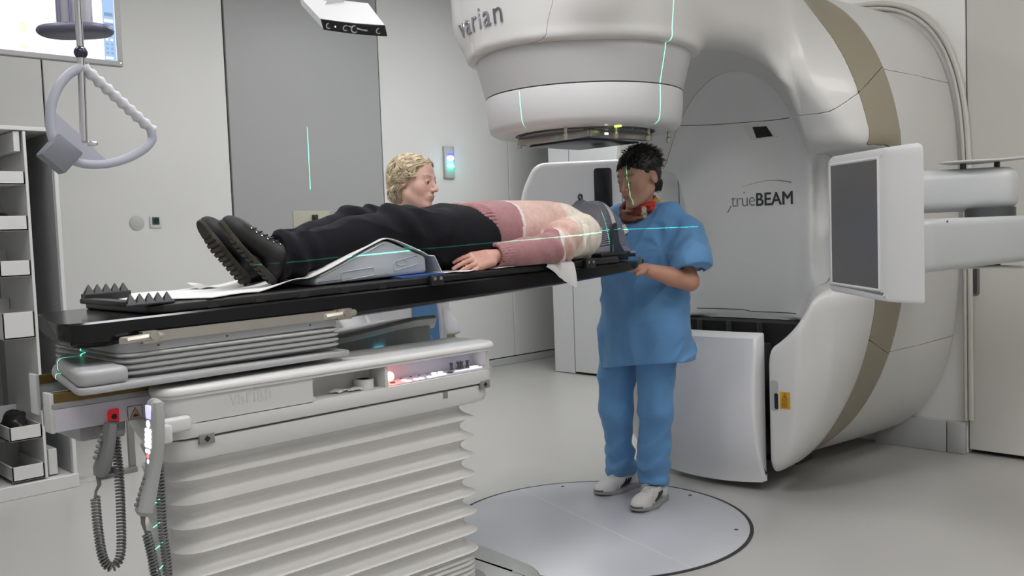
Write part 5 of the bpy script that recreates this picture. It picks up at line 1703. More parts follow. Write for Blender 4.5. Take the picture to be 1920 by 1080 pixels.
def tufts(name, roots, m, parent, seed=0):
    """roots: list of (path points, radius) -> one hair mesh of tapering locks"""
    vs = []; fs = []
    for path, r in roots:
        n = len(path); k = 5; b0 = len(vs)
        P = [Vector(p) for p in path]
        for i in range(n):
            t = (P[min(n - 1, i + 1)] - P[max(0, i - 1)]).normalized()
            u = t.orthogonal().normalized(); v = t.cross(u)
            rr = r * (1 - (i / (n - 1)) ** 2 * .93)
            for j in range(k):
                a = 2 * pi * j / k
                vs.append(P[i] + (u * cos(a) + v * sin(a)) * rr)
        for i in range(n - 1):
            for j in range(k):
                fs.append((b0 + i * k + j, b0 + i * k + (j + 1) % k, b0 + (i + 1) * k + (j + 1) % k, b0 + (i + 1) * k + j))
        fs.append(tuple(b0 + j for j in range(k))[::-1]); fs.append(tuple(b0 + (n - 1) * k + j for j in range(k)))
    me = mesh_from(vs, fs, 180, recalc=False)
    o = link(name, me, m, parent)
    return o
# ------------------------------------------------------------------ nurse in blue scrubs at the couch head
NC = A3((.43, .025, 0))                     # standing point
NR = frame((-1, -.06, 0), (0, 0, 1))
def NW(f, l, z): return A3(NC) + NR @ A3((f, l, z))
nS = 1.06; nh_c = A3((.345, -.018, 1.535)); nh_R = frame((-.95, .12, -.24), (-.22, .0, .97))
n_sh = {1: NW(.005, .185, 1.345), -1: NW(.005, -.185, 1.345)}
n_el = {1: A3((.365, -.268, 1.055)), -1: A3((.41, .31, 1.13))}
n_wr = {1: A3((.188, -.160, 1.118)), -1: A3((.19, .205, 1.142))}
kn = {1: NW(.03, .060, .44), -1: NW(.03, -.176, .42)}
an = {1: NW(.0, .018, .115), -1: NW(-.07, -.216, .105)}
hp_ = {1: NW(.0, .052, .80), -1: NW(.0, -.150, .80)}
def nurse_body(p):
    d = head_sdf(p, nh_c, nh_R, nS, lids=-.0065)
    d = smin(d, chain(p, [nh_c + nh_R @ A3((-.022, 0, -.05)), NW(.03, 0, 1.40), NW(.01, 0, 1.33)], [.052, .054, .075], .02), .03)
    t, q = stack(p, NC, NR, [(.80, .0, .10, .15), (.95, .01, .10, .145), (1.1, .01, .10, .14), (1.25, .01, .10, .16), (1.34, .0, .075, .15), (1.40, .0, .05, .07)])
    d = smin(d, t, .04)
    for s in (1, -1):
        d = smin(d, rc(p, NW(.0, .16 * s, 1.335), n_el[s], .045, .042), .03)
        d = smin(d, chain(p, [n_el[s], n_el[s] * .62 + n_wr[s] * .38, n_wr[s]], [.044, .043, .027], .01), .012)
        d = smin(d, chain(p, [hp_[s], kn[s], an[s] * .9 + kn[s] * .1], [.085, .05, .042], .02), .05)
    h1 = hand_sdf(p, n_wr[1], (-1, .22, .05), (0, .05, -1), curl=(.18, .25, .2), thumb=(.75, -.35), ts=-1, s=.98, tcurl=.5)
    h2 = hand_sdf(p, n_wr[-1], (-1, -.18, .03), (0, -.05, -1), curl=(.18, .25, .2), thumb=(.75, -.35), ts=1, s=.98, tcurl=.5)
    return smin(smin(d, h1, .014), h2, .014)
nme = sdf_mesh(nurse_body, (-.05, -.45, .02), (.75, .45, 1.72), .0045)
nP = verts_np(nme)
ncol = head_tint(nP, nh_c, nh_R, (.46, .265, .19), (.36, .13, .105), (.07, .045, .035), s=nS, blush=.3)
arm_ = nP[:, 2] < 1.22
ncol[arm_] = ncol[arm_] * A3((1.04, .92, .86))
set_tint(nme, ncol)
nurse = link('person', nme, SKIN)
origin_to(nurse, tuple(NC))
tag(nurse, 'person in blue scrubs, dark short hair and red scarf, holding the couch head end', 'person')
add_eyes(nurse, nh_c, nh_R, nS, (.85, -.1, -.5), (.08, .05, .03))

SCRUB = mat('scrub_blue', (.105, .27, .52), .75, noise=.05, nscale=40, bump=.06, bscale=260, sheen=.15)
def folds(p, q, amp):
    n1 = vnoise(np.stack([q[:, 0] * 5, q[:, 1] * 7 + q[:, 2] * 2, q[:, 2] * 2.2], 1), 1.6)
    n2 = vnoise(np.stack([q[:, 0] * 8 + q[:, 2] * 6, q[:, 1] * 8, q[:, 2] * 5], 1) + 17, 1.7)
    n3 = 1 - np.abs(vnoise(np.stack([q[:, 0] * 6 + q[:, 2] * 5, q[:, 1] * 6 - q[:, 2] * 3, q[:, 2] * 1.5], 1) + 31, 1.5))
    return amp * (n1 * .8 + n2 * .5 - .9 * n3 ** 3)
def nurse_tunic(p):
    t, q = stack(p, NC, NR, [(.62, .0, .158, .232), (.80, .005, .158, .230), (.95, .01, .150, .212), (1.05, .015, .146, .203), (1.17, .02, .150, .205), (1.28, .01, .128, .205), (1.325, .0, .102, .187), (1.358, .0, .074, .135), (1.392, -.005, .062, .088)])
    t = t + .0
    hemz = q[:, 2] - (.655 + .03 * np.sin(q[:, 1] * 6 + .4))
    d = t
    for s in (1, -1):
        sl = chain(p, [NW(-.005, .150 * s, 1.328), NW(.0, .225 * s, 1.25), A3(n_el[s]) + A3((.005, 0, .085)) + NR @ A3((0, .012 * s, 0))], [.072, .088, .096], .03)
        ax = (A3(n_el[s]) - n_sh[s]); ax = ax / np.linalg.norm(ax)
        cutp = (p - (A3(n_el[s]) - ax * .035)) @ ax
        sl = smax(sl, cutp, .004)
        inner = np.maximum(rc(p, n_sh[s], n_el[s] + ax * .1, .055, .078), -(cutp + .03))
        sl = np.maximum(sl, -inner)
        d = smin(d, sl, .035)
    # V neck
    vn = rc(p, NW(.16, 0, 1.285), NW(.02, 0, 1.50), .002, .105)
    d = smax(d, -vn, .004)
    d = d + folds(p, q, .011)
    for s in (1, -1):
        ap = NW(.06, .165 * s, 1.20); w_ = (p - ap) @ NR
        rr_ = np.linalg.norm(w_, axis=1); an_ = np.arctan2(w_[:, 2], w_[:, 1] * s)
        d = d + .0045 * np.sin(an_ * 7 + 2.5 * np.sin(rr_ * 25)) * np.exp(-((rr_ - .115) / .045) ** 2)
    # long soft folds below the bust and at the sleeve root
    d = d + .004 * np.sin(q[:, 1] * 52 + 3 * np.sin(q[:, 2] * 6)) * np.clip((1.1 - q[:, 2]) / .35, 0, 1) * .6
    return smax(d, -hemz, .006)
link('tunic', sdf_mesh(nurse_tunic, (.12, -.47, .58), (.72, .47, 1.46), .006), SCRUB, nurse)
def nurse_trousers(p):
    q = (p - NC) @ NR
    d = ell(p, NW(0, -.045, .82), (.13, .185, .13))
    for s in (1, -1):
        lg = chain(p, [hp_[s], kn[s], kn[s] * .35 + an[s] * .65, an[s]], [.108, .072, .063, .068], .03)
        lg = np.maximum(lg, .085 + .02 * (q[:, 0] > .02) - q[:, 2])
        low = np.clip((.36 - q[:, 2]) / .26, 0, 1)
        lg = lg + .007 * low * np.sin(q[:, 2] * 78 + 3.0 * np.sin(q[:, 1] * 22 + q[:, 0] * 14) + s)
        d = smin(d, lg, .02) if s == 1 else smin(d, lg, .012)
    return d + folds(p, q, .010)
link('trousers', sdf_mesh(nurse_trousers, (.12, -.40, .05), (.75, .42, 1.0), .006), SCRUB, nurse)
SHW = mat('shoe_white', (.60, .59, .58), .5, noise=.03); SHG = mat('shoe_sole_grey', (.10, .10, .105), .6, noise=.05)
SHL = mat('shoe_lace', (.62, .61, .60), .7, noise=.03); SHB = mat('shoe_black', (.015, .015, .02), .5, noise=.05)
sole_w = mat('shoe_sole', (.27, .27, .27), .6, noise=.05)
shoe(nurse, (.448, -.015, .001), (-1, -.14, 0), (0, 0, 1), 1.0, 'sneaker', (SHW, sole_w, SHL, SHB, SHG))
shoe(nurse, (.545, .225, .001), (-1, .16, 0), (0, 0, 1), 1.0, 'sneaker', (SHW, sole_w, SHL, SHB, SHG))
# hair: close cap plus short cropped locks, longer fringe swept to the side
_hz = [-.10, -.06, -.045, -.02, .0, .03, .048, .072, .12]; _hx = [-.044, -.040, -.030, .016, .024, .030, .066, .094, .11]
def nurse_cap(p):
    q = (p - nh_c) @ nh_R / nS
    d = ell(q, (-.016, 0, .045), (.105, .082, .078))
    d = smin(d, ell(q, (-.050, 0, -.020), (.056, .066, .070)), .03) + .003 * vnoise(p, 60)
    d = smax(d, q[:, 0] - np.interp(q[:, 2], _hz, _hx), .008)
    d = smax(d, np.where(q[:, 0] < -.02, -.092, -.05) - q[:, 2], .01)
    ear = ell(np.abs(q) * A3((0, 1, 0)) + q * A3((1, 0, 1)), (-.008, .082, -.010), (.020, .030, .031))
    return smax(d, -ear, .004) * nS
HAIRD = mat('hair_dark', (.020, .016, .0135), .5, noise=.3, nscale=120, bump=.3, bscale=300)
link('hair', sdf_mesh(nurse_cap, nh_c - .17, nh_c + .17, .004), HAIRD, nurse)
roots = []
r_ = random.Random(3)
for i in range(1900):
    th = r_.uniform(0, 2 * pi); ph = r_.uniform(.0, 2.35)
    dv = Vector((sin(ph) * cos(th), sin(ph) * sin(th), cos(ph)))
    q = Vector((-.018 + .104 * dv.x, .081 * dv.y, .040 + .080 * dv.z)) if dv.z > -.2 else Vector((-.050 + .056 * dv.x, .066 * dv.y, -.020 + .070 * dv.z))
    lim = float(np.interp(q.z, _hz, _hx))
    if q.x > lim + .004 or q.z < -.085: continue
    if abs(q.y) > .055 and -.034 < q.x < .016 and -.042 < q.z < .022: continue
    nrm_ = Vector((dv.x / .104, dv.y / .081, dv.z / .080)).normalized()
    flow = Vector((-.75 + r_.uniform(-.3, .3), r_.uniform(-.3, .3), -.35 + r_.uniform(-.3, .2)))
    up_amt = .22
    if q.z > .06:
        flow = Vector((-.5 + r_.uniform(-.5, .6), r_.uniform(-.6, .6), .1)); up_amt = .45
    if q.x > .025 and q.z > .045:
        flow = Vector((.55, r_.uniform(.1, .9), -.30)); up_amt = .20      # fringe
    if q.z < .0: flow = Vector((-.25, 0, -.9)); up_amt = .06
    L_ = r_.uniform(.016, .030) * (1.2 if q.z > .045 else .8)
    d1 = (nrm_ * up_amt + flow.normalized() * .9).normalized()
    d2 = (nrm_ * (up_amt - .25) + flow.normalized()).normalized()
    pts = [q - nrm_ * .002, q + d1 * L_ * .45, q + d1 * L_ * .45 + d2 * L_ * .6]
    roots.append(([nh_c + nh_R @ (A3(p_[:]) * nS) for p_ in pts], r_.uniform(.0016, .0030)))
tufts('hair_locks', roots, HAIRD, nurse)
# scarf: twisted ring round the neck
scm = mat('scarf_cloth', (1, 1, 1), .8, vcol=True, noise=.12, nscale=70, bump=.1, bscale=200)
def scarf(p):
    c = NW(.036, 0, 1.388)
    q = (p - c) @ frame((-.92, -.05, -.40), (-.40, 0, .92))
    q[:, 2] += .0
    rr = np.hypot(q[:, 0] / 1.15, q[:, 1] / 1.08)
    a = np.arctan2(q[:, 1], q[:, 0])
    th = .0225 + .004 * np.sin(a * 3 + 1) + .006 * np.clip((a - .3), 0, 1) * (a < 2.4)
    d = np.hypot((rr - .073), (q[:, 2] - .006 * np.sin(2 * a)) * .55) - (.0165 + .003 * np.sin(a * 3 + 1) + .004 * np.clip(a - .3, 0, 1) * (a < 2.6))
    return d + .0022 * np.sin(q[:, 2] * 210 + a * 4) + .004 * vnoise(np.stack([np.cos(a) * 2, np.sin(a) * 2, q[:, 2] * 12], 1), 1.3)
sme = sdf_mesh(scarf, NW(.036, 0, 1.388) - .15, NW(.036, 0, 1.388) + .15, .0045)
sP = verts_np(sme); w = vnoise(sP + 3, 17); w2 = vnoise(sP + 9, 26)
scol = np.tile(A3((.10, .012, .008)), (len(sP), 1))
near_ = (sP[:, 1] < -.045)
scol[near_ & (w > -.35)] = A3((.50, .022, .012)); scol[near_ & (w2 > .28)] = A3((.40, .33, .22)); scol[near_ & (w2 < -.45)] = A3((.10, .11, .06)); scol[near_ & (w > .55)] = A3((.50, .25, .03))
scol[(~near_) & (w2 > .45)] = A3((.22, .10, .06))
set_tint(sme, scol); link('scarf', sme, scm, nurse)
# badge and pocket pens
bvt = BVHTree.FromObject(bpy.data.objects['tunic'], bpy.context.evaluated_depsgraph_get()) if False else None
tu = bpy.data.objects['tunic']; off_ = wloc(tu)
bmt = bmesh.new(); bmt.from_mesh(tu.data); tbv = BVHTree.FromBMesh(bmt)
def on_tunic(y, z, out=.003):
    h = tbv.ray_cast(Vector((-.3, y, z)) - off_, Vector((1, 0, 0)))
    return h[0] + off_ - Vector((out, 0, 0)), h[1]
c_, n_ = on_tunic(.035, 1.287)
n_ = Vector((-.8, -.5, .25)).normalized()
ux = Vector((0, 0, 1)).cross(n_).normalized(); uy = n_.cross(ux)
ux, uy = ux * cos(.5) + uy * sin(.5), uy * cos(.5) - ux * sin(.5)
bd = MB(); bd.rings([[c_ + n_ * dz + ux * a * k + uy * b * k for a, b in ((-.02, -.026), (.02, -.026), (.02, .026), (-.02, .026))] for k, dz in ((1, -.004), (1, .006), (.96, .007))])
bo = bd.obj('name_badge', mat('badge_white', (.62, .62, .56), .4, noise=.03), nurse, smooth=None)
bd = MB(); bd.rings([[c_ + n_ * dz + ux * a + uy * b for a, b in ((-.02, -.026), (.02, -.026), (.02, -.018), (-.02, -.018))] for dz in (.006, .0078)]); bd.obj('badge_edge', mat('badge_navy', (.02, .03, .12), .4, noise=.03), bo, smooth=None)
bd = MB(); bd.tube([c_ + n_ * .0078 + ux * -.006 + uy * .012, c_ + n_ * .0078 + ux * .002 + uy * .004, c_ + n_ * .0078 + ux * .006 + uy * .012], .0008, 4); bd.obj('badge_mark', GREYD, bo)
c2, n2 = on_tunic(-.075, 1.135)
for k, (dx, mm, L_) in enumerate(((0, STEEL, .05), (.010, mat('pen_gold', (.45, .32, .10), .3, metal=.6, noise=.05), .042), (-.009, BLACKP, .035))):
    m_ = MB(); m_.cyl(c2 + Vector((-.004, dx, -.012)), c2 + Vector((-.006, dx * 1.3, -.012 + L_)), .0035, 8); m_.obj('pocket_pen', mm, nurse)
bmt.free()
# ------------------------------------------------------------------ patient lying on the couch
ph_c = A3((.018, 0, 1.306)); ph_R = frame((-.10, 0, 1), (1, 0, .10))
p_wr = A3((-.775, -.222, 1.214)); p_wr2 = A3((-.76, .232, 1.222))
def patient_body(p):
    d = head_sdf(p, ph_c, ph_R, .98, lids=-.006)
    d = smin(d, rc(p, ph_c + ph_R @ A3((-.02, 0, -.05)), (-.17, 0, 1.275), .052, .06), .03)
    d = smin(d, ell(p, (-.45, 0, 1.285), (.34, .15, .09)), .05)
    d = smin(d, ell(p, (-.80, 0, 1.275), (.16, .14, .085)), .06)
    for s, w in ((-1, p_wr), (1, p_wr2)):
        d = smin(d, chain(p, [(-.25, s * .17, 1.255), (-.50, s * .245, 1.225), w], [.05, .04, .026], .02), .03)
        d = smin(d, chain(p, [(-.82, .095 * s, 1.27), (-1.10, .115 * s, 1.335), (-1.48, .105 * s, 1.245), (-1.555, .095 * s, 1.238)], [.08, .05, .040, .034], .02), .03)
    d = smin(d, hand_sdf(p, p_wr, (-1, .03, -.16), (.0, -.72, .70), curl=(.14, .18, .15), spread=.012, thumb=(.42, .12), ts=-1, s=1.03, tcurl=.2), .012)
    d = smin(d, hand_sdf(p, p_wr2, (-1, -.02, -.16), (.0, .72, .70), curl=(.14, .18, .15), spread=.012, thumb=(.42, .12), ts=1, s=1.03, tcurl=.2), .012)
    return d
pme = sdf_mesh(patient_body, (-1.72, -.36, 1.12), (.25, .36, 1.48), .0042)
pP = verts_np(pme)
pcol = head_tint(pP, ph_c, ph_R, (.50, .30, .23), (.38, .14, .12), (.10, .07, .05), .98)
hd = pP[:, 0] < -.75
pcol[hd] = np.tile(A3((.52, .285, .225)), (hd.sum(), 1)) * (1 + .10 * vnoise(pP[hd], 40)[:, None])
tip = np.clip((-.86 - pP[:, 0]) / .07, 0, 1)[:, None]
pcol = pcol * (1 - tip * .3 * hd[:, None]) + A3((.52, .20, .17)) * tip * .3 * hd[:, None]
set_tint(pme, pcol)
pat = origin_to(link('person', pme, SKIN), (-.7, 0, 1.18))
tag(pat, 'person lying on the couch in pink striped sweater and black trousers under a face mask', 'person')
add_eyes(pat, ph_c, ph_R, .98, (1, 0, .05), (.12, .09, .07))
hcap = lambda p: np.maximum(ell((p - ph_c) @ ph_R, (-.018, 0, .04), (.100, .082, .086)), ((p - ph_c) @ ph_R)[:, 0] - np.interp(((p - ph_c) @ ph_R)[:, 2], [-.06, 0, .05, .1], [-.05, -.02, .045, .085]))
link('hair', sdf_mesh(hcap, ph_c - .15, ph_c + .15, .005), mat('hair_brown', (.10, .07, .05), .6, noise=.3, nscale=120), pat)

# sweater
KNIT = mat('knit', (1, 1, 1), .9, vcol=True, noise=.10, nscale=110, bump=.35, bscale=260, sheen=.25)
SX = [-.83, -.78, -.72, -.62, -.50, -.38, -.30, -.24, -.19, -.15, -.11]
def torso_par(x):
    topz = np.interp(x, [-.83, -.74, -.62, -.45, -.32, -.26, -.20, -.15, -.10], [1.405, 1.417, 1.424, 1.424, 1.422, 1.416, 1.392, 1.368, 1.352])
    botz = np.interp(x, [-.83, -.25, -.15, -.10], [1.168, 1.182, 1.20, 1.22])
    hw = np.interp(x, [-.83, -.70, -.5, -.32, -.24, -.19, -.14, -.10], [.195, .192, .188, .195, .195, .16, .105, .08])
    return topz, botz, hw
def sw_arm(p, s):
    w = p_wr if s < 0 else p_wr2
    a = [(-.255, s * .175, 1.275), (-.40, s * .232, 1.262), (-.515, s * .250, 1.230), (-.63, s * .238, 1.222), (w[0] + .018, w[1], w[2] + .004)]
    r_ = [.090, .070, .060, .052, .045]
    d = chain(p, a, r_, .025)
    d = d + .010 * np.exp(-((p[:, 0] + .455) / .08) ** 2) * np.sin(p[:, 0] * 85 + p[:, 2] * 55) + .006 * np.exp(-((p[:, 0] + .34) / .06) ** 2) * np.sin(p[:, 0] * 95 - p[:, 2] * 60)
    cut_ = w[0] + .005 - p[:, 0]
    d = smax(d, cut_, .006)
    d = np.maximum(d, -np.maximum(rc(p, w + A3((-.1, 0, 0)), w + A3((.06, 0, 0)), .034, .036), w[0] - .02 - p[:, 0] - 1))
    return d
def sweater(p):
    x = p[:, 0]
    tz, bz_, hw = torso_par(x)
    cz = (tz + bz_) / 2; rz_ = (tz - bz_) / 2
    k = (np.abs(p[:, 1] / hw) ** 2.5 + np.abs((p[:, 2] - cz) / rz_) ** 2.5) ** (1 / 2.5)
    d = (k - 1) * np.minimum(hw, rz_)
    hem = -.762 - .26 * np.clip((1.41 - p[:, 2]), 0, .3) - x
    d = smax(d, hem, .006)
    d = smax(d, x + .105, .01)
    ang = np.arctan2(p[:, 1], p[:, 2] - cz)
    ribs = np.clip((-.70 - .10 * (1.41 - p[:, 2]) - x) / .02, 0, 1)
    d = d + ribs * (.0022 * np.sin(ang * 85) - .001)
    d = d + .006 * vnoise(np.stack([x * 5, p[:, 1] * 9, p[:, 2] * 9], 1), 1.6)
    # collar ring
    neck = rc(p, (-.125, 0, 1.285), (-.085, 0, 1.30), .072, .068)
    d = smin(d, smax(neck, x + .075, .006), .03)
    d = smax(d, -rc(p, (-.12, 0, 1.29), (0, 0, 1.31), .056, .06), .006)
    for s in (-1, 1):
        a = sw_arm(p, s)
        w = p_wr if s < 0 else p_wr2
        cz2 = w[2]; an_ = np.arctan2(p[:, 1] - w[1], p[:, 2] - cz2)
        a = a + np.clip((w[0] + .075 - x) / .015, 0, 1) * (.0018 * np.sin(an_ * 30))
        # arm lies against the chest with a crease between
        d = np.where(x > -.24, smin(d, a, .03), smin(d, a, .007))
    # creases at the armpit
    d = d + .006 * np.exp(-(((x + .30) / .07) ** 2)) * np.sin((p[:, 1] * .8 + x) * 95) * np.clip((np.abs(p[:, 1]) - .10) / .05, 0, 1)
    return np.maximum(d, (np.interp(x, [-.9, 0], [1.1405, 1.1605]) + .030) - p[:, 2])
swm = sdf_mesh(sweater, (-.86, -.36, 1.13), (-.05, .36, 1.47), .0046)
sP = verts_np(swm)
MAUVE, PINK, CREAM, WHITE_ = A3((.33, .155, .165)), A3((.60, .40, .345)), A3((.64, .575, .49)), A3((.70, .64, .60))
x, y, z = sP.T
# which vertices belong to the sleeves
ar = np.minimum(sw_arm(sP, -1), sw_arm(sP, 1))
tz, bz_, hw = torso_par(x); cz = (tz + bz_) / 2; rz_ = (tz - bz_) / 2
kk = ((np.abs(y / hw) ** 2.5 + np.abs((z - cz) / rz_) ** 2.5) ** .4 - 1) * np.minimum(hw, rz_)
sleeve = (ar < kk - .001) & (np.abs(y) > .13)
tt_ = np.where(sleeve, x, x + .0)
b1 = np.where(sleeve, -.497 + .10 * (z - 1.22), -.578 + .12 * (z - 1.30) + .004 * np.sin(y * 40))
b2 = np.where(sleeve, -.398 + .25 * (z - 1.25), -.285 - .50 * np.clip(np.abs(y) - .08, 0, .14))
col = np.where((x < b1)[:, None], MAUVE, np.where((x < b2)[:, None], PINK, CREAM))
ln = (np.abs(x - b1) < .0065)
col = np.where(ln[:, None], WHITE_, col)
n_ = vnoise(sP, 90)[:, None] * .10 + vnoise(sP + 7, 25)[:, None] * .07
set_tint(swm, col * (1 + n_))
link('sweater', swm, KNIT, pat)

# trousers
TRO = mat('trouser_black', (.0055, .0057, .0085), .9, noise=.12, nscale=60, bump=.05, bscale=300, spec=.25)
p_kn = {-1: A3((-1.105, -.118, 1.330)), 1: A3((-1.125, .108, 1.338))}
p_an = {-1: A3((-1.545, -.118, 1.245)), 1: A3((-1.545, .075, 1.232))}
def ptrousers(p):
    q = p
    x = p[:, 0]
    d = ell(p, (-.80, 0, 1.285), (.20, .205, .122))
    d = smax(d, x + .66, .01)
    ridge = np.interp(x, [-1.55, -1.50, -1.46, -1.234, -1.085, -1.05], [1.0, 1.175, 1.20, 1.2925, 1.24, 1.0])
    for s in (-1, 1):
        kn_, an_ = p_kn[s], p_an[s]
        lg = chain(p, [(-.80, s * .098, 1.270), kn_ * .5 + A3((-.80, s * .105, 1.260)) * .5, kn_, kn_ * .55 + an_ * .45, an_, an_ + A3((-.035, 0, .0))], [.118, .092, .070, .066, .063, .066], .03)
        lg = smax(lg, -1.580 + .05 * s * 0 - x, .005)
        lg = lg + .007 * np.clip((-1.42 - x) / .1, 0, 1) * np.sin(x * 90 + 30 * p[:, 2] + s)
        lg = lg + .008 * np.exp(-((x + 1.12) / .10) ** 2) * np.sin(x * 55 + p[:, 2] * 40)
        d = smin(d, lg, .03)
    n3 = 1 - np.abs(vnoise(np.stack([x * 3.2, p[:, 1] * 6, p[:, 2] * 6 + x * 2], 1), 1.5))
    d = d + .006 * vnoise(np.stack([x * 4, p[:, 1] * 8, p[:, 2] * 8], 1), 1.5) - .009 * n3 ** 3
    return np.maximum(d, np.interp(x, [-1.7, -1.0, -.6], [1.155, 1.170, 1.178]) - p[:, 2])
link('trousers', sdf_mesh(ptrousers, (-1.62, -.34, 1.12), (-.62, .34, 1.46), .0055), TRO, pat)

# boots
BO = mat('boot_black', (.011, .0105, .0105), .55, noise=.2, nscale=30, spec=.3, bump=.05, bscale=150); BS = mat('boot_sole', (.034, .030, .023), .7, noise=.2, nscale=40, spec=.25)
BL = mat('boot_lace', (.035, .032, .036), .6, noise=.1)
for hp_b, td, upv_ in (((-1.628, -.115, 1.186), (-.52, .34, .78), (.80, -.32, .55)), ((-1.632, .040, 1.186), (-.48, .30, .80), (.86, -.06, .52))):
    shoe(pat, hp_b, td, upv_, .86, 'boot', (BO, BS, BL))

# ------------------------------------------------------------------ thermoplastic mask: one perforated shell
mk = top('face_mask', 'grey-violet perforated mask closed over the patient face', 'mask', (.02, 0, 1.19))
def mask_pt(u, v, off=0.0):
    """u along the body (0 chin, 1 crown), v over the face (-1 near side, 1 far side)"""
    x = -.150 + .318 * u
    h = float(np.interp(u, [0, .08, .18, .27, .34, .40, .50, .62, .75, .86, .94, 1.0], [1.392, 1.392, 1.392, 1.408, 1.434, 1.420, 1.420, 1.422, 1.408, 1.378, 1.335, 1.275]))
    w = float(np.interp(u, [0, .2, .45, .7, .9, 1.0], [.108, .108, .112, .110, .098, .080]))
    z0 = 1.195
    a = v * pi / 2 * 1.0
    # squared arch
    sy_ = math.copysign(abs(sin(a)) ** .80, sin(a)); cz_ = abs(cos(a)) ** .75
    nose = .0
    y = w * sy_ * (1 + .10 * (1 - cz_) ** 3)
    z = z0 + (h - z0 - (.030 * math.exp(-((u - .34) / .05) ** 2) * min(1, abs(v) * 2.4))) * cz_
    lean = .0 + .008 * max(0, u - .8) / .2 * (1 - cz_)
    return Vector((x + lean, y, z)) + Vector((0, sy_, cz_)).normalized() * off
NU, NV = 52, 92
vs = []; fs = []
def mesh_cell(i, j):
    u0, u1 = i / NU, (i + 1) / NU; v0, v1 = -1 + 2 * j / NV, -1 + 2 * (j + 1) / NV
    sh = .5 / NU if j % 2 else 0
    return u0, u1, v0, v1
grid = [[mask_pt(i / NU, -1 + 2 * j / NV) for j in range(NV + 1)] for i in range(NU + 1)]
gi = [[i * (NV + 1) + j for j in range(NV + 1)] for i in range(NU + 1)]
vs = [p for row in grid for p in row]
for i in range(NU):
    for j in range(NV):
        A_, B_, C_, D_ = gi[i][j], gi[i + 1][j], gi[i + 1][j + 1], gi[i][j + 1]
        edge = i in (0, NU - 1) or j in (0, 1, NV - 1, NV - 2)
        if edge:
            fs.append((A_, B_, C_, D_)); continue
        c = (vs[A_] + vs[B_] + vs[C_] + vs[D_]) / 4
        k = .56
        side = abs(-1 + 2 * (j + .5) / NV)
        b0 = len(vs)
        ku, kv = (.62, .50) if side < .45 else (.86, .46)
        mu = (vs[B_] + vs[C_] - vs[A_] - vs[D_]) / 4; mv = (vs[C_] + vs[D_] - vs[A_] - vs[B_]) / 4
        for su, sv in ((-1, -1), (1, -1), (1, 1), (-1, 1)):
            vs.append(c + mu * su * ku + mv * sv * kv)
        q = (A_, B_, C_, D_)
        for k2 in range(4):
            fs.append((q[k2], q[(k2 + 1) % 4], b0 + (k2 + 1) % 4, b0 + k2))
me = mesh_from(vs, fs, 180, recalc=False)
MASKM = mat('mask_violet', (.23, .225, .28), .4, noise=.05)
mo_ = link('mask_mesh', me, MASKM, mk)
mod = mo_.modifiers.new('thick', 'SOLIDIFY'); mod.thickness = .0016; mod.offset = 0
m_ = MB()
m_.tube([mask_pt(0, v) for v in np.linspace(-1, 1, 40)], .0035, 6); m_.obj('mask_edge', mat('mask_edge', (.55, .55, .60), .4, noise=.03), mk)
m_ = MB()
m_.tube([mask_pt(1, v) for v in np.linspace(-1, 1, 40)], .0035, 6); m_.obj('mask_edge', MASKM, mk)
# pale strip over the brow, ring on the nose, side frames
g = [[mask_pt(u, v, .0025) for v in np.linspace(-.92, .9, 50)] for u in (.60, .64, .68)]
MB().sheet(g, .001).obj('brow_strip', mat('strip_white', (.62, .62, .66), .3, noise=.03), mk)
c = mask_pt(.34, 0, .0005)
m_ = MB(); m_.tube([c + Vector((.0105 * cos(a), 0, .006 + .0105 * sin(a))) for a in np.linspace(0, 2 * pi, 21)[:-1]], .0050, 8, closed=True); m_.obj('nose_ring', mat('ring_slate', (.06, .06, .085), .35, noise=.1), mk)
for s in (-1, 1):
    MB().bb(-.155, .165, s * .118 - .012, s * .118 + .012, 1.192, 1.199, .002).obj('mask_frame', mat('frame_beige', (.45, .44, .39), .45, noise=.03), mk)
# ------------------------------------------------------------------ nurse in white coat behind the couch
bh_c = A3((-.480, .585, 1.540)); bh_R = frame((.36, -.93, -.08), (.06, -.02, 1))
BC = A3((-.50, .70, 0)); BR_ = frame((.10, -1, 0), (0, 0, 1))
def BW(f, l, z): return A3(BC) + BR_ @ A3((f, l, z))
b_el = {-1: BW(-.05, -.265, 1.02), 1: BW(-.05, .26, 1.02)}
b_wr = {-1: BW(.06, -.27, .80), 1: BW(.06, .26, .80)}
def blonde_body(p):
    d = head_sdf(p, bh_c, bh_R, .99, lids=.0008)
    d = smin(d, chain(p, [bh_c + bh_R @ A3((-.022, 0, -.05)), BW(.02, 0, 1.38), BW(.0, 0, 1.30)], [.050, .052, .075], .02), .03)
    t, q = stack(p, BC, BR_, [(.80, .0, .10, .15), (.95, .01, .095, .14), (1.1, .01, .095, .13), (1.25, .01, .095, .15), (1.32, .0, .07, .145), (1.38, .0, .05, .07)])
    d = smin(d, t, .04)
    for s in (1, -1):
        d = smin(d, rc(p, BW(.0, .15 * s, 1.315), b_el[s], .042, .038), .03)
        d = smin(d, chain(p, [b_el[s], b_wr[s]], [.038, .026], .01), .012)
        d = smin(d, chain(p, [BW(0, .09 * s, .85), BW(.0, .09 * s, .48), BW(-.02, .09 * s, .09)], [.085, .05, .04], .02), .05)
        d = smin(d, hand_sdf(p, b_wr[s], BR_ @ A3((.25, -.1 * s, -1)), BR_ @ A3((.3, s, 0)), curl=(.25, .35, .25), ts=(-1 if s < 0 else 1), s=.95), .012)
    return d
bme = sdf_mesh(blonde_body, (-1.0, .2, .02), (-.1, 1.1, 1.7), .0046)
bP = verts_np(bme)
set_tint(bme, head_tint(bP, bh_c, bh_R, (.66, .43, .345), (.52, .24, .205), (.26, .18, .11), .99, blush=.3))
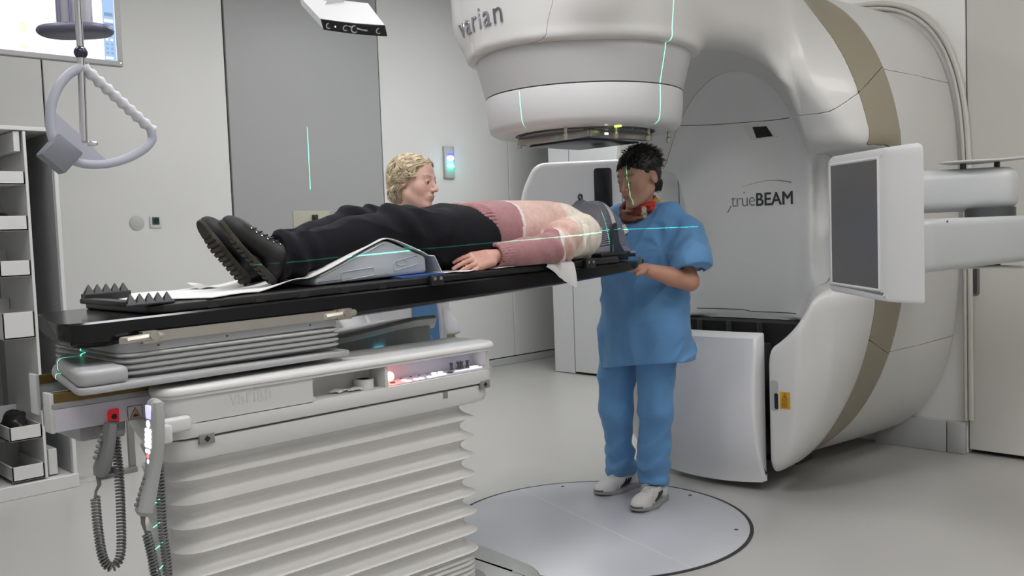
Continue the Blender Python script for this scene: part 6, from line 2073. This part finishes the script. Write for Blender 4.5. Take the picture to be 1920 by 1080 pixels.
blo = origin_to(link('person', bme, SKIN), tuple(BC))
tag(blo, 'person with wavy blonde hair in white coat standing behind the couch', 'person')
add_eyes(blo, bh_c, bh_R, .99, (.95, .1, -.28), (.10, .07, .05))
COAT = mat('coat_white', (.66, .66, .67), .75, noise=.03, nscale=30, bump=.05, bscale=250)
def coat(p):
    t, q = stack(p, BC, BR_, [(.50, .0, .16, .215), (.80, .0, .155, .21), (1.0, .01, .145, .195), (1.15, .015, .140, .19), (1.25, .01, .125, .19), (1.33, .0, .095, .165), (1.365, -.005, .07, .12), (1.425, -.018, .064, .072)])
    d = t + folds(p, q, .008)
    # open front
    gap = np.maximum(np.abs(q[:, 1] - .02) - np.interp(q[:, 2], [.5, 1.0, 1.2, 1.42], [.115, .085, .07, .055]), -q[:, 0])
    d = smax(d, -gap, .006)
    core = stack(p, BC, BR_, [(.45, .0, .145, .20), (.80, .0, .140, .195), (1.0, .01, .130, .18), (1.15, .015, .125, .175), (1.25, .01, .112, .175), (1.33, .0, .082, .15), (1.41, -.005, .05, .06)])[0]
    d = np.maximum(d, -core)
    for s in (1, -1):
        ax = A3(b_wr[s]) - b_el[s]; ax = ax / np.linalg.norm(ax)
        sl = chain(p, [BW(-.005, .14 * s, 1.305), BW(.0, .205 * s, 1.2), b_el[s], b_wr[s]], [.07, .07, .060, .050], .03)
        sl = smax(sl, (p - (b_wr[s] - ax * .02)) @ ax, .004)
        sl = sl + .006 * np.sin(q[:, 2] * 60 + q[:, 0] * 40)
        d = smin(d, sl, .02)
    return d
link('coat', sdf_mesh(coat, (-1.0, .2, .42), (-.1, 1.1, 1.45), .0065), COAT, blo)
def btop(p):
    t, q = stack(p, BC, BR_, [(.66, .0, .140, .195), (.80, .0, .138, .193), (1.0, .01, .128, .178), (1.15, .015, .122, .172), (1.25, .01, .108, .17), (1.33, .0, .078, .14), (1.37, .0, .06, .09)])
    vn = rc(p, BW(.14, 0, 1.26), BW(.02, 0, 1.46), .002, .095)
    return smax(t, -vn, .004) + folds(p, q, .007)
link('tunic', sdf_mesh(btop, (-1.0, .2, .62), (-.1, 1.1, 1.42), .007), SCRUB, blo)
def btr(p):
    d = ell(p, BW(0, 0, .80), (.13, .17, .14))
    for s in (1, -1):
        d = smin(d, chain(p, [BW(0, .09 * s, .82), BW(.0, .09 * s, .47), BW(-.02, .09 * s, .10)], [.11, .08, .078], .03), .02)
    return np.maximum(d, .06 - p[:, 2])
link('trousers', sdf_mesh(btr, (-1.0, .2, .03), (-.1, 1.1, .98), .009), SCRUB, blo)
for s in (1, -1):
    hp3 = BW(-.05, .09 * s, .001)
    shoe(blo, tuple(hp3), tuple(BR_ @ A3((1, .1 * s, 0))), (0, 0, 1), .95, 'sneaker', (SHW, sole_w, SHL, SHB, SHG))
# hair: combed locks of wavy strands over a darker cap
HB = mat('hair_blonde', (1, 1, 1), .45, vcol=True, noise=.2, nscale=120)
HB2 = mat('hair_cap_dark', (.30, .24, .15), .6, noise=.3, nscale=90)
_bz = [-.12, -.06, -.03, .0, .03, .05, .072, .12]; _bx = [-.030, -.022, -.012, .006, .040, .062, .080, .10]
def blim(z): return float(np.interp(z, _bz, _bx))
def bcap(p):
    q = (p - bh_c) @ bh_R
    d = ell(q, (-.020, 0, .030), (.106, .084, .082))
    d = smin(d, ell(q, (-.052, 0, -.050), (.058, .070, .068)), .03)
    d = d + .004 * vnoise(p, 45)
    return smax(d, q[:, 0] - np.interp(q[:, 2], _bz, _bx), .012)
link('hair', sdf_mesh(bcap, bh_c - .2, bh_c + .17, .0042), HB2, blo)
def hair_surf(q):
    """push a local point out onto the hair volume"""
    v = A3(q)
    for _ in range(6):
        a = ell(v[None], (-.020, 0, .030), (.108, .086, .084)); b = ell(v[None], (-.052, 0, -.050), (.062, .074, .072))
        f_ = lambda w: float(smin(ell(w[None], (-.020, 0, .030), (.108, .086, .084)), ell(w[None], (-.052, 0, -.050), (.062, .074, .072)), .03)[0])
        d0 = f_(v); e = 1e-3
        g = A3([f_(v + np.eye(3)[k] * e) - d0 for k in range(3)]) / e
        v = v - g * d0 / max(g @ g, .2)
    g = g / np.linalg.norm(g)
    return v, g
roots = []; tints = []
r_ = random.Random(11)
guides = []
for gi_ in range(135):
    # a guide: starts at the parting (slightly off the middle), falls to one side
    side = 1 if r_.random() < .45 else -1
    xs_ = r_.uniform(-.085, .070)
    start = A3((xs_, .012 + .012 * side + r_.uniform(-.006, .006), .10 - 2.2 * (xs_ + .01) ** 2))
    back = r_.uniform(.15, 1.0) if xs_ < .02 else r_.uniform(.35, .75)
    L_ = r_.uniform(.15, .235)
    if r_.random() < .35:
        th = r_.uniform(-2.6, 2.6); start = A3((-.03 - .07 * cos(th), .07 * sin(th), r_.uniform(.0, .06))); L_ = r_.uniform(.08, .13); side = 1 if start[1] > 0 else -1
    v = start; path = []; n = 12
    for i in range(n):
        v, g = hair_surf(v)
        path.append((v.copy(), g.copy()))
        t = A3((-back * .8, side * .9, -.25 - .10 * i))
        if v[2] < -.02: t = A3((-.05, side * .05, -1.0))
        t = t - g * (t @ g); t = t / np.linalg.norm(t)
        v = v + t * L_ / (n - 1)
        if v[0] > blim(v[2]) + .004: v[0] = blim(v[2]) + .004
        if v[2] < -.122: break
    if len(path) < 5: continue
    V_ = np.array([a for a, _ in path]); G_ = np.array([g for _, g in path]); tq = np.linspace(0, len(path) - 1, 24)
    for _ in range(2): V_[1:-1] = V_[1:-1] * .5 + .25 * (V_[:-2] + V_[2:])
    path = [(np.array([np.interp(t, range(len(V_)), V_[:, k]) for k in range(3)]), np.array([np.interp(t, range(len(V_)), G_[:, k]) for k in range(3)])) for t in tq]
    ph = r_.uniform(0, 6.28); fr_ = r_.uniform(95, 130); amp = r_.uniform(.003, .0062); shade = r_.uniform(.55, 1.15)
    for k in range(9):
        off = r_.uniform(-.008, .008); pts = []
        s_ = 0
        for i, (v, g) in enumerate(path):
            a_ = path[max(0, i - 1)][0]; b_ = path[min(len(path) - 1, i + 1)][0]
            t = b_ - a_; s_ += np.linalg.norm(t) * .5 * (1 if 0 < i < len(path) - 1 else 2)
            t = t / max(np.linalg.norm(t), 1e-6); w = np.cross(t, g)
            lift = .002 + amp * .8 * (1 + sin(s_ * fr_ + ph + 1.2)) + r_.uniform(0, .0015)
            pts.append(bh_c + bh_R @ (v + w * (off * (1 + .2 * i / len(path)) + amp * .9 * sin(s_ * fr_ + ph) * min(1, i / 6)) + g * lift))
        roots.append((pts, r_.uniform(.0014, .0027)))
        c_ = A3((.66, .55, .37)) * shade * r_.uniform(.8, 1.2)
        tints.append((len(pts) * 5, c_))
ho = tufts('hair_locks', roots, HB, blo)
set_tint(ho.data, np.concatenate([np.tile(c_, (n_, 1)) for n_, c_ in tints]))
m_ = MB(); ec = bh_c + bh_R @ A3((-.006, -.083, -.042))
m_.lathe([(0, -.004), (.004, 0), (0, .004)], tuple(ec), 10); m_.obj('earring', CHROME, blo)
